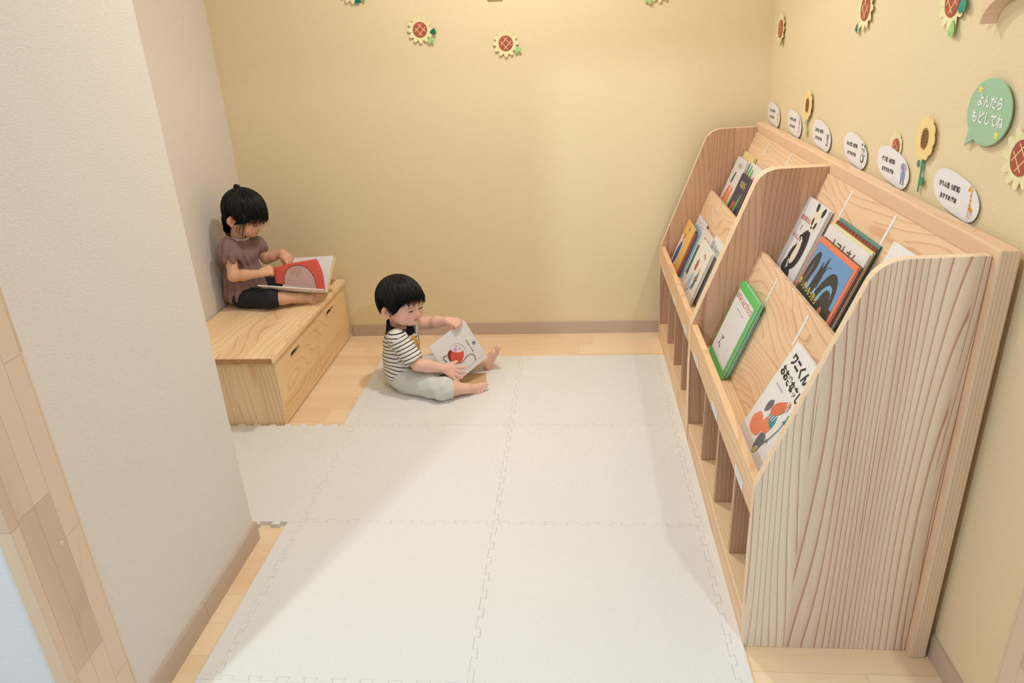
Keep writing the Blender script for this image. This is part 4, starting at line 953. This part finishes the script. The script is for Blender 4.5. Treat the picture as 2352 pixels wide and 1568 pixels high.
# ---------------------------------------------------------------- toddler on the mat
def toddler():
    root = empty('person', (-.74, 2.75, .012), 'toddler in striped tee and pale trousers sitting on the mat holding an open book', 'person')
    TB = (238, 192, 170)
    B = Body(); H = Head(at(921, 692, 2.762), (.84, -.47, -.12), (.12, .02, 1), 1.07)
    pel = Vector((-.752, 2.752, .082)); chest = Vector((-.742, 2.752, .178)); neck = Vector((-.735, 2.757, .262))
    # trunk
    B.ell((-.748, 2.752, .075), (.070, .082, .058), None, .02); B.ell((-.744, 2.752, .135), (.064, .074, .075), None, .02); B.ell((-.750, 2.753, .215), (.056, .072, .060), None, .02)
    B.cap((-.752, 2.756, .255), H.p(-.016, 0, -.035), .036, .034, .014)
    add_head(B, H)
    shN, elN, wrN = Vector((-.738, 2.684, .256)), Vector((-.655, 2.640, .160)), at(1021, 846, 2.662)
    shF, elF, wrF = Vector((-.728, 2.826, .262)), Vector((-.636, 2.858, .256)), at(1026, 737, 2.818)
    B.chain([(-.745, 2.72, .245), shN, elN], [.034, .030, .0255], .014); B.chain([elN, elN.lerp(wrN, .35), wrN], [.0255, .0265, .0175], .010)
    B.chain([(-.745, 2.79, .245), shF, elF], [.034, .030, .026], .014); B.chain([elF, elF.lerp(wrF, .4), wrF], [.0255, .0260, .0180], .010)
    bn = BOOKN     # outward normal of the held page
    tips, tt = hand(B, wrN, at(1060, 860, 2.672)-wrN, Vector((.1, -.75, .62)), .088, (.10, .08, .08, .12), .34, (.75, .85, .0), -1 if False else -1, tcurl=.1)
    hand(B, wrF, at(1058, 741, 2.800)-wrF, Vector((.15, -.35, .92)), .084, (.80, .85, .9, .9), .05, (.9, .25, .9), -1, tcurl=.3)
    hipN, knN, anN = Vector((-.722, 2.700, .060)), Vector((-.560, 2.618, .058)), Vector((-.462, 2.652, .042))
    hipF, knF, anF = Vector((-.722, 2.805, .060)), Vector((-.560, 2.872, .062)), Vector((-.412, 2.896, .054))
    B.chain([hipN, knN], [.052, .040], .015); B.chain([knN, knN.lerp(anN, .45), anN], [.034, .030, .0215], .01)
    B.chain([hipF, knF], [.052, .040], .015); B.chain([knF, knF.lerp(anF, .45), anF], [.036, .031, .0225], .01)
    foot(B, anN, (.93, .08, -.03), (.2, -.72, .52), .108, -1)
    foot(B, anF, (.36, .02, .90), (-.78, -.42, .42), .116, 1)
    V, F = surface(B, .0020); V = relax(V, F, 1, .4); lab = labels(B, V, None)
    ex = [(tuple(t), .012, (236, 150, 128), .5) for t in tips]+[((-.36, 2.65, .03), .03, (228, 140, 118), .45), ((-.405, 2.90, .018), .03, (228, 140, 118), .45), ((-.36, 2.91, .11), .02, (228, 140, 118), .4)]
    col = head_tones(H, V, skin_tone(V, lab, TB, ex), TB)
    skin_mesh('body', V, F, SKIN, root, cols=col); eyes(H, root)
    # hair
    Hc = Body(); hair_cap(Hc, H, .0092, [((.096, 0, -.050), (.078, .118, .084)), ((.03, 0, -.125), (.085, .12, .082)), ((-.006, .085, -.034), (.024, .03, .026)), ((-.006, -.085, -.034), (.024, .03, .026))], [((-.008, 0, .020), (.078, .068, .076))])
    V, F = surface(Hc, .0022); V = relax(V, F, 2, .5)
    hair = skin_mesh('hair', V, F, flat((14, 13, 14), .9, 'hair_base', .05), root)
    def ends(ph, rn):
        x, y = math.cos(ph), math.sin(ph); c = .5+.5*x
        if x > .45: z = .026-.020*rn.random()**1.5-.006*abs(y); return (.088*x+.008, .080*y, z+.012*(math.sin(ph*23) > .4))
        if x > .02: return (.074*x+.016, .078*(1 if y > 0 else -1), -.008-.030*rn.random()*(x < .3))
        if x > -.3: return (.070*x+.012, .080*(1 if y > 0 else -1), .004-.006*rn.random())
        f = min(1, max(0, (-.3-x)/.4)); return (.084*x+.006*(1-f), (.078-.008*f)*y, .004*(1-f)-(.050+.014*rn.random())*f)
    curl = [((.06, -.02, .05), (.085, -.03, .045), (.105, -.034, .040), (.120, -.036, .046), (.128, -.036, .060)), ]
    hair_locks(H, 'hair_locks', hair, (-.45, .1, 1), ends, 1150, .0105, .0017, .34, 3, extra=[(curl[0], .0011)])
    # striped shirt
    S_ = Body(); nz = H
    S_.ell((-.750, 2.752, .082), (.082, .093, .062), None, .02, tagn=1); S_.ell((-.746, 2.752, .145), (.084, .086, .085), None, .02, tagn=1); S_.ell((-.742, 2.753, .214), (.078, .084, .062), None, .02, tagn=1)
    cN = shN.lerp(elN, .88); dN = (elN-shN).normalized(); cF = shF.lerp(elF, .42); dF = (elF-shF).normalized()
    S_.cap((-.750, 2.715, .243), shN, .042, .041, .014, tagn=1)
    S_.cap(shN, cN+dN*.02, .040, .043, .012, tagn=2, clip=(cN, dN)); S_.cap((-.748, 2.79, .243), cF+dF*.02, .040, .040, .012, tagn=3, clip=(cF, dF))
    S_.cap((-.752, 2.755, .252), (-.748, 2.757, .300), .052, .048, .010, tagn=4, clip=((-.745, 2.756, .292), (.42, 0, 1)))
    S_.cap((-.752, 2.755, .262), (-.738, 2.757, .35), .040, .048, .003, True)
    S_.cap(cN-dN*.004, cN+dN*.05, .033, .036, .003, True); S_.cap(cF-dF*.004, cF+dF*.05, .031, .034, .003, True)
    S_.ops.append(('ell', npv((-.75, 2.752, -.02)), npv((.3, .3, .052)), None, 0, .004, True, 0, None))
    def fold(P):
        a = (P-npv(shN))@npv(dN); return .0018*np.sin(a*150+P[:, 1]*60)*np.exp(-((P[:, 1]-2.66)/.05)**2)+.0016*np.sin(P[:, 2]*110+P[:, 0]*70)*np.exp(-((P[:, 2]-.07)/.05)**2)
    V, F = surface(S_, .0022, fold); V = relax(V, F, 2, .5); lab = labels(S_, V, None); P = V
    down = Vector((.12, 0, 1)).normalized(); band = (P@np.array(down))+.010*np.sin(P[:, 0]*18)-.30*(P[:, 0]+.80)*np.clip((P[:, 2]-.10)/.12, 0, 1)*(P[:, 1] < 2.75)
    sl = (lab == 2) | ((lab == 1) & ((P-np.array(shN))@np.array(dN) > .012) & (P[:, 1] < 2.70) & (P[:, 2] > .15) & (P[:, 0] > -.745))
    band = np.where(sl, (P-np.array(shN))@np.array(unit((.42, -.16, -.9)))+.3, band); band = np.where(lab == 3, (P-np.array(shF))@np.array(dF)+.3, band)
    col = np.tile(np.array(srgb((232, 228, 218))), (len(V), 1)); plain = (lab == 4).astype(float)
    front = (P[:, 0] > -.735) & (np.abs(P[:, 1]-2.735) < .040)&(lab == 1); plain = np.maximum(plain, (front & (P[:, 2] < .165)))
    col[lab == 4] = srgb((26, 28, 34)); nb = (P[:, 2]+.42*(P[:, 0]+.745) > .2770) & (np.hypot(P[:, 0]+.748, P[:, 1]-2.756) < .066); col[nb] = srgb((26, 28, 34)); plain[nb] = 1
    m_ = front & (P[:, 2] < .165); col[m_] = srgb((190, 188, 180)); col[front & (P[:, 2] < .125)] = srgb((92, 122, 120))
    g_ = (P[:, 0] > -.715) & (np.abs(P[:, 1]-2.728+.1*(P[:, 2]-.2)) < .010) & (P[:, 2] > .15) & (P[:, 2] < .25)&(lab != 2); col[g_] = srgb((236, 168, 70)); plain[g_] = 1
    skin_mesh('striped_shirt', V, F, mat_stripe(), root, {'band': band, 'plain': plain.astype(float)}, col)
    # trousers
    T_ = Body(); T_.ell((-.750, 2.752, .070), (.076, .090, .057), None, .02); 
    kN = knN.lerp(anN, .42); d1 = (anN-knN).normalized(); kF = knF.lerp(anF, .55); d2 = (anF-knF).normalized()
    T_.cap(hipN, knN, .060, .047, .015); T_.cap(knN, kN+d1*.03, .046, .040, .012, clip=(kN, d1)); T_.cap(hipF, knF, .058, .046, .015); T_.cap(knF, kF+d2*.03, .045, .040, .012, clip=(kF, d2))
    T_.cap(kN-d1*.003, kN+d1*.05, .031, .034, .003, True); T_.cap(kF-d2*.003, kF+d2*.05, .032, .034, .003, True)
    T_.ell((-.74, 2.75, -.058), (.6, .6, .0705), None, .003, True)
    def fold2(P): return .0022*np.sin(P[:, 0]*95+P[:, 2]*60)*np.exp(-((P[:, 0]+.56)/.07)**2)+.0013*np.sin(P[:, 0]*60-P[:, 2]*130)
    V, F = surface(T_, .0023, fold2); V = relax(V, F, 1, .4)
    skin_mesh('trousers', V, F, flat((214, 216, 208), .85, 'pale_cotton'), root)
    return root

# page held by the toddler: corners on real positions between the legs
PT, PR, PB, PL = at(1052, 728, 2.835), at(1118, 801, 2.842), at(1041, 882, 2.690), at(985, 797, 2.700)
BOOKN = (PR-PL).cross(PT-PB).normalized()
if BOOKN.y > 0: BOOKN = -BOOKN
def slab(bm, q, n, th, mi=0, off=0.):
    a = [bm.verts.new(p+n*off) for p in q]; b_ = [bm.verts.new(p+n*(off-th)) for p in q]; f = [bm.faces.new(a), bm.faces.new(b_[::-1])]
    for i in range(len(q)): f.append(bm.faces.new([a[(i+1) % len(q)], a[i], b_[i], b_[(i+1) % len(q)]]))
    for x in f: x.material_index = mi
def held_book():
    # square board book: u runs down-right from the left corner, v up-right
    o = PL; u = PB-PL; c = PT-PL; u1 = u.normalized(); n = u1.cross(c).normalized()
    if n.y > 0: n = -n
    v1 = (c-u1*c.dot(u1)).normalized(); W, Hh = u.length*1.02, (PT-PL).length*.5+(PR-PB).length*.5
    def sheet_(q, th, off): 
        bm = bmesh.new(); slab(bm, q, n, th, 0, off); bmesh.ops.recalc_face_normals(bm, faces=bm.faces); return bm
    fr = Frame(o, u1, v1, n); e = empty('picture_book', tuple(fr.p(W/2, Hh/2)), 'open white board book with a round red animal, held by the toddler', 'picture book')
    from_bm('cover', sheet_([fr.p(0, 0), fr.p(W, 0), fr.p(W, Hh), fr.p(0, Hh)], .003, 0), flat((226, 222, 220), .3), e)
    from_bm('page_block', sheet_([fr.p(.003, .004), fr.p(W-.003, .004), fr.p(W-.003, Hh-.003), fr.p(.003, Hh-.003)], .009, -.0032), flat((230, 226, 220), .7), e)
    A = Art(fr); R_ = (214, 86, 66); K = (70, 66, 68)
    def q(*pts): return [(a_*W, b_*Hh) for a_, b_ in pts]
    A.line(q((.90, 0), (.90, 1)), .0012, (170, 168, 168))
    A.blob(q((.34, .36), (.38, .26), (.50, .22), (.64, .26), (.70, .38), (.66, .52), (.54, .60), (.48, .52), (.42, .46)), R_)
    A.blob(q((.34, .36), (.38, .26), (.50, .22), (.56, .24), (.46, .29), (.40, .36)), (110, 56, 50))
    A.blob(q((.30, .38), (.30, .50), (.36, .58), (.44, .60), (.52, .60), (.52, .52), (.46, .44), (.38, .38)), (226, 214, 214)); A.ell(.40*W, .46*Hh, .010, .007, (222, 150, 200)); A.ell(.36*W, .52*Hh, .002, .003, K); A.ell(.45*W, .55*Hh, .002, .003, K)
    A.line([(W*(.5+.23*math.cos(t)), Hh*(.42+.24*math.sin(t))) for t in [math.pi*(.15+.75*i/14) for i in range(15)]], .0010, (150, 146, 148))
    tp = spline(q((.66, .33), (.72, .42), (.70, .55), (.70, .68), (.76, .75), (.84, .74), (.86, .68)), 5)[:30]
    A.line(tp, .0030, (170, 84, 76)); A.line(q((.40, .24), (.37, .15), (.42, .12), (.50, .15)), .0035, (90, 90, 96)); A.done('cover_picture', e)
    text('cover_title', 'お', fr, .55*W, .90*Hh, .019, K, e, bold=.02); text('cover_title', 'ふろだいすき', fr, .53*W, .78*Hh, .0095, (90, 88, 90), e, bold=.02, sx=1.15)
    # second half lying open on the mat between the legs
    z = .0135; q = [Vector((-.540, 2.720, z)), Vector((-.384, 2.716, z)), Vector((-.402, 2.850, z)), Vector((-.548, 2.850, z))]
    bm = bmesh.new(); slab(bm, [p+Vector((0, 0, .004)) for p in q], Vector((0, 0, 1)), .005); bmesh.ops.recalc_face_normals(bm, faces=bm.faces); b2 = from_bm('back_cover', bm, flat((232, 228, 222), .4), e)
    fr2 = Frame((0, 0, z+.004), (1, 0, 0), (0, 1, 0), (0, 0, 1)); A = Art(fr2, .0004); c_ = [(p.x, p.y) for p in q]; cx = sum(p[0] for p in c_)/4; cy = sum(p[1] for p in c_)/4
    A.poly([(cx+(x-cx)*.965, cy+(y-cy)*.955) for x, y in c_], (206, 172, 130)); A.done('inner_page', e)
held_book(); toddler()

# ---------------------------------------------------------------- girl on the bench
def girl():
    z0 = BZ; root = empty('person', (-1.50, 2.99, z0), 'small girl in a brown blouse and black leggings reading on the bench', 'person')
    GB = (222, 172, 142)
    B = Body(); H = Head(at(563, 489, 2.985), (.84, -.16, -.48), (.35, 0, 1), 1.02)
    # trunk
    P0 = Vector((-1.505, 2.995, z0+.060))
    B.ell((-1.512, 2.995, z0+.056), (.066, .082, .055), None, .02); B.ell((-1.510, 2.995, z0+.125), (.058, .070, .075), None, .02); B.ell((-1.500, 2.995, z0+.215), (.052, .068, .060), None, .02)
    B.cap((-1.498, 2.995, z0+.255), H.p(-.018, 0, -.04), .031, .031, .014)
    add_head(B, H)
    shN, elN, wrN = at(527, 568, 2.920), at(536, 634, 2.885), at(597, 628, 2.905)
    shF, elF, wrF = at(588, 560, 3.062), at(612, 594, 3.085), at(648, 581, 3.075)
    B.chain([(-1.500, 2.955, z0+.245), shN, elN], [.032, .028, .0235], .013); B.chain([elN, elN.lerp(wrN, .4), wrN], [.0235, .0235, .0165], .010)
    B.chain([(-1.495, 3.03, z0+.245), shF, elF], [.032, .028, .0235], .013); B.chain([elF, elF.lerp(wrF, .4), wrF], [.0235, .0225, .0165], .010)
    hand(B, wrN, at(622, 618, 2.925)-wrN, Vector((.25, -.55, .75)), .080, (.75, .8, .85, .9), .06, (.9, .3, .7), -1, tcurl=.3)
    tips, tt = hand(B, wrF, at(671, 602, 3.055)-wrF, Vector((.5, -.6, .6)), .078, (.25, .45, .55, .7), .12, (.9, .35, .6), 1, tcurl=.2)
    hipN, knN, anN = Vector((-1.49, 2.940, z0+.048)), Vector((-1.345, 2.905, z0+.050)), at(690, 682, 2.945)
    hipF, knF, anF = Vector((-1.49, 3.050, z0+.050)), Vector((-1.335, 3.100, z0+.055)), Vector((-1.195, 3.125, z0+.042))
    anN.z = z0+.037
    B.chain([hipN, knN], [.048, .038], .014); B.chain([knN, knN.lerp(anN, .4), anN], [.033, .028, .020], .010)
    B.chain([hipF, knF], [.048, .038], .014); B.chain([knF, knF.lerp(anF, .4), anF], [.033, .028, .020], .010)
    foot(B, anN, (.95, .12, -.03), (.2, -.70, .55), .108, -1)
    foot(B, anF, (.62, .0, .50), (-.5, -.25, .75), .100, 1)
    V, F = surface(B, .0020); V = relax(V, F, 1, .4); lab = labels(B, V, None)
    col = head_tones(H, V, skin_tone(V, lab, GB, [((-1.15, 2.96, .34), .03, (216, 132, 108), .45), ((-1.11, 3.13, .35), .03, (222, 134, 112), .5)]), GB)
    skin_mesh('body', V, F, SKIN, root, cols=col); eyes(H, root)
    # hair: gathered back, loose strands in front of the ear
    Hc = Body(); hair_cap(Hc, H, .0085, [((.100, 0, -.050), (.075, .112, .080)), ((.045, 0, -.12), (.072, .12, .080)), ((-.002, .088, -.026), (.020, .028, .022)), ((-.002, -.088, -.030), (.020, .028, .024))], [((-.050, 0, -.040), (.036, .054, .060)), ((-.046, 0, -.085), (.018, .040, .040))])
    V, F = surface(Hc, .0022); V = relax(V, F, 2, .5); hair = skin_mesh('hair', V, F, flat((14, 13, 14), .9, 'hair_base', .05), root)
    def ends(ph, rn):
        x, y = math.cos(ph), math.sin(ph)
        if x > .45: return (.090*x+.010, .081*y, .026-.022*rn.random()**1.4-(.03*abs(y)))
        if x > -.15: return (.078*x+.012, .084*(1 if y > 0 else -1), -.004-.018*rn.random())
        f = min(1, max(0, (-.15-x)/.35)); return (.086*x+.004*(1-f), (.080-.018*f)*y, -.004*(1-f)-(.080+.030*rn.random())*f)
    ex = []
    rn = random.Random(4)
    for k in range(9):
        x0 = .020+.004*k; s_ = rn.uniform(-.004, .004)
        ex.append((((x0-.01, -.078, .03), (x0+.004, -.080-s_, -.005), (x0+.006+s_, -.074, -.035), (x0+.002+s_*2, -.062, -.065), (x0+.008+s_*3, -.052, -.070-.055*rn.random()))[:5], .0013+.0006*rn.random()))
    for k in range(7):
        yy = -.045+.012*k; ex.append((((.050, yy, .075), (.078, yy*.9, .045), (.088, yy*.8, .018), (.090+rn.uniform(0, .006), yy*.75, -.004-.006*rn.random())), .0020))
    ex.append((((.070, .02, .06), (.094, .015, .035), (.108, .01, .010), (.113, .008, -.012)), .0010))
    ex.append((((.072, .01, .055), (.090, .0, .030), (.100, -.004, .002), (.098, -.006, -.014)), .0013))
    hair_locks(H, 'hair_locks', hair, (-.55, 0, .9), ends, 1150, .0095, .0016, .26, 9, extra=ex)
    bm = bmesh.new(); rn = random.Random(2); c = Vector((-.070, 0, .084))
    for k in range(40):
        a = rn.uniform(0, 2*math.pi); b_ = rn.uniform(0, math.pi); r = .0125; pts = []
        for q in range(7):
            t = q/6*math.pi*1.1+b_; v = Vector((math.cos(a)*math.cos(t), math.sin(a)*math.cos(t), math.sin(t)*.75)); pts.append(H.p(*(c+v*r)))
        tube(bm, pts, [.003, .0036, .0036, .0036, .0036, .003, .001], 5)
    from_bm('hair_bun', bm, HAIR, hair, True)
    # blouse
    S_ = Body(); C_ = Vector((-1.505, 2.995, z0))
    S_.ell((-1.496, 2.995, z0+.062), (.092, .104, .068), None, .03, tagn=1); S_.ell((-1.494, 2.995, z0+.135), (.086, .094, .085), None, .025, tagn=1); S_.ell((-1.490, 2.995, z0+.225), (.074, .086, .064), None, .02, tagn=1)
    cN = shN.lerp(elN, .42); dN = (elN-shN).normalized(); cF = shF.lerp(elF, .45); dF = (elF-shF).normalized()
    S_.cap((-1.497, 2.95, z0+.235), shN, .038, .042, .014, tagn=2); S_.ell(shN.lerp(elN, .26), (.056, .042, .042), None, .012, tagn=2); S_.cap(cN-dN*.004, cN+dN*.012, .034, .035, .006, tagn=2, clip=(cN+dN*.008, dN))
    S_.cap((-1.497, 3.03, z0+.240), shF, .036, .038, .014, tagn=2); S_.ell(shF.lerp(elF, .2), (.042, .040, .038), None, .012, tagn=2)
    S_.cap((-1.494, 2.995, z0+.255), (-1.486, 2.995, z0+.330), .054, .048, .014, tagn=1, clip=((-1.495, 2.995, z0+.318), (.30, 0, 1)))
    S_.cap((-1.494, 2.995, z0+.285), (-1.484, 2.995, z0+.36), .037, .046, .003, True); S_.cap(cN+dN*.004, cN+dN*.05, .028, .03, .003, True); S_.cap(cF+dF*.012, cF+dF*.06, .028, .032, .003, True)
    S_.ops.append(('ell', npv((-1.5, 2.995, z0-.060)), npv((.6, .6, .062)), None, 0, .003, True, 0, None))
    def pleat(P):
        th = np.arctan2(P[:, 1]-2.995, P[:, 0]+1.505); zz = P[:, 2]-z0; low = np.clip((.165-zz)/.05, 0, 1)
        return .0048*np.sin(th*15+np.sin(zz*40))*low+.0040*np.sin(th*20+zz*50)*(1-low)*np.exp(-((zz-.21)/.045)**2)+.0036*np.sin(((P-npv(shN))@npv(dN))*30+P[:, 0]*190)*np.exp(-((P[:, 1]-2.89)/.035)**2)
    V, F = surface(S_, .0022, pleat); V = relax(V, F, 2, .5)
    P = V; col = np.tile(np.array(srgb((142, 114, 110))), (len(V), 1)); collar = (P[:, 2]+.3*(P[:, 0]+1.495) > z0+.313) & (np.hypot(P[:, 0]+1.490, P[:, 1]-2.995) < .064); col[collar] = srgb((214, 206, 198))
    o = skin_mesh('blouse', V, F, mat_tone('brown_gauze', .9, 0, (420, .5), .1), root, None, col)
    # leggings
    T_ = Body(); T_.ell((-1.508, 2.995, z0+.056), (.070, .086, .058), None, .02)
    kN = knN.lerp(anN, .25); d1 = (anN-knN).normalized(); kF = knF.lerp(anF, .3); d2 = (anF-knF).normalized()
    T_.cap(hipN, knN, .0500, .0405, .015); T_.cap(knN, kN+d1*.03, .0400, .0345, .012, clip=(kN, d1)); T_.cap(hipF, knF, .050, .0405, .015); T_.cap(knF, kF+d2*.03, .040, .0345, .012, clip=(kF, d2))
    T_.ops.append(('ell', npv((-1.5, 2.995, z0-.060)), npv((.8, .8, .061)), None, 0, .002, True, 0, None))
    V, F = surface(T_, .0024, lambda P: .0010*np.sin(P[:, 0]*120+P[:, 2]*70)); V = relax(V, F, 1, .4)
    skin_mesh('leggings', V, F, flat((30, 32, 36), .85, 'black_jersey'), root)
girl()

def open_book():
    # large picture book standing open on the bench in front of the girl
    E_ = at(749, 670, 2.985); S_ = Vector((E_.x-.205, 2.985, BZ+.052)); E_ = Vector((E_.x, E_.y, max(E_.z, BZ+.004)))
    fT, fS = at(765, 587, 3.075), at(657, 593, 3.085)
    nT, nS = at(744, 664, 2.930), at(592, 654, 2.885)
    rT, rS, rB = at(728, 594, 2.965), at(626, 615, 2.950), at(633, 650, 2.955)
    e = empty('picture_book', tuple((E_+S_)/2), 'large open picture book with a red page lying in the lap of the girl', 'picture book')
    def sheet(name, q, n, th, mat, parent, off=0.):
        bm = bmesh.new(); slab(bm, q, n, th, 0, off); bmesh.ops.recalc_face_normals(bm, faces=bm.faces); return from_bm(name, bm, mat, parent)
    W_ = flat((234, 232, 226), .6, 'book_paper')
    nf = (fT-E_).cross(S_-E_).normalized(); nf = nf if nf.y < 0 else -nf
    sheet('cover', [E_+Vector((.006, 0, 0)), S_, fS-nf*.002, fT+Vector((.010, 0, -.004))], nf, .003, flat((226, 206, 150), .5), e, -.006)
    sheet('page_block', [E_, S_, fS, fT], nf, .005, W_, e)
    fr = Frame(S_, E_-S_, (fS-S_)-(E_-S_).normalized()*((fS-S_).dot((E_-S_).normalized())), nf); A = Art(fr, .0006)
    pts = [(.03+.04*math.cos(t), .125+.022*math.sin(t)) for t in [math.pi*i/8 for i in range(9)]]; A.line(pts, .0022, (50, 50, 52)); A.line([(.07, .125), (.055, .11), (.05, .10)], .0022, (50, 50, 52)); A.done('page_drawing', e)
    nn = (nT-E_).cross(S_-E_).normalized(); nn = nn if nn.z > 0 else -nn
    sheet('cover', [E_, nT, nS, S_+Vector((0, -.01, 0))], nn, .004, W_, e)
    fr = Frame(nS, nT-nS, (E_-nT)-(nT-nS).normalized()*((E_-nT).dot((nT-nS).normalized())), nn)
    # turned page, curving up: a strip of quads between the spine edge and the raised outer edge
    n = 18; bm = bmesh.new(); rows = []
    eb = E_+Vector((-.002, -.004, .003)); arc = (at(742, 628, 2.972))
    def edge(t):   # right boundary bows outwards
        return (1-t)**2*eb+2*t*(1-t)*(arc+(arc-eb.lerp(rT, .5)))+t*t*rT if False else eb.lerp(rT, t)+(arc-eb.lerp(rT, .5))*math.sin(math.pi*t)*.9
    def left(t): return rB.lerp(rS, t)
    for j in range(n+1):
        t = j/n; a, b_ = left(t), edge(t); row = []
        for i in range(n+1):
            s_ = i/n; p = a.lerp(b_, s_)+Vector((0, -.010, .006))*math.sin(math.pi*s_)*t; row.append(bm.verts.new(p))
        rows.append(row)
    RD = flat((234, 100, 86), .55, 'red_ink'); PK = flat((216, 180, 174), .55, 'pink_ink'); BKI = flat((60, 40, 40), .6)
    for j in range(n):
        for i in range(n): bm.faces.new([rows[j][i], rows[j][i+1], rows[j+1][i+1], rows[j+1][i]])
    bmesh.ops.recalc_face_normals(bm, faces=bm.faces)
    o = from_bm('turned_page', bm, RD, e, True); sm = o.modifiers.new('thickness', 'SOLIDIFY'); sm.thickness = .0009; sm.offset = 0
    def onp(s_, t, off=.0016):
        p = left(t).lerp(edge(t), s_)+Vector((0, -.010, .006))*math.sin(math.pi*s_)*t; return p+Vector((.05, -1, .35)).normalized()*off
    bm = bmesh.new(); m = 26
    def arch_(s_): u = (s_-.18)/.66; return .86*math.sqrt(max(0, 1-abs(2*u-1)**2.6))
    top = [(.18+.66*i/m, arch_(.18+.66*i/m)) for i in range(m+1)]; K = 6
    g = [[bm.verts.new(onp(s_, max(.002, t)*k/K)) for k in range(K+1)] for s_, t in top]
    for i in range(m):
        for k in range(K): bm.faces.new([g[i][k], g[i+1][k], g[i+1][k+1], g[i][k+1]])
    from_bm('page_print', bm, PK, o, True)
    bm = bmesh.new(); tube(bm, [onp(s_, max(.002, t), .0018) for s_, t in top], .0009, 5); from_bm('page_outline', bm, BKI, o, True)
    bm = bmesh.new()
    for c in range(5):
        s0 = .36+.055*c
        for k in range(5-abs(c-2)):
            t0 = .74-.07*k+.0; a = onp(s0, t0, .0019); b_ = onp(s0+.012, t0-.045, .0019); tube(bm, [a, b_], .0007, 4)
    from_bm('page_text', bm, flat((140, 100, 96), .7), o)
    bm = bmesh.new(); q = [nS.lerp(E_, .42), nS.lerp(E_, .70)]
    cc = nS.lerp(E_, .56)+(S_-nS)*.30; ax = (nT-nS).normalized(); ay = (S_-nS).normalized()
    tube(bm, [cc+ax*.026*math.cos(t)+ay*.012*math.sin(t)-nn*.0048 for t in [2*math.pi*i/20 for i in range(21)]], .0009, 4); from_bm('page_drawing', bm, flat((50, 50, 52), .7), e)
open_book()
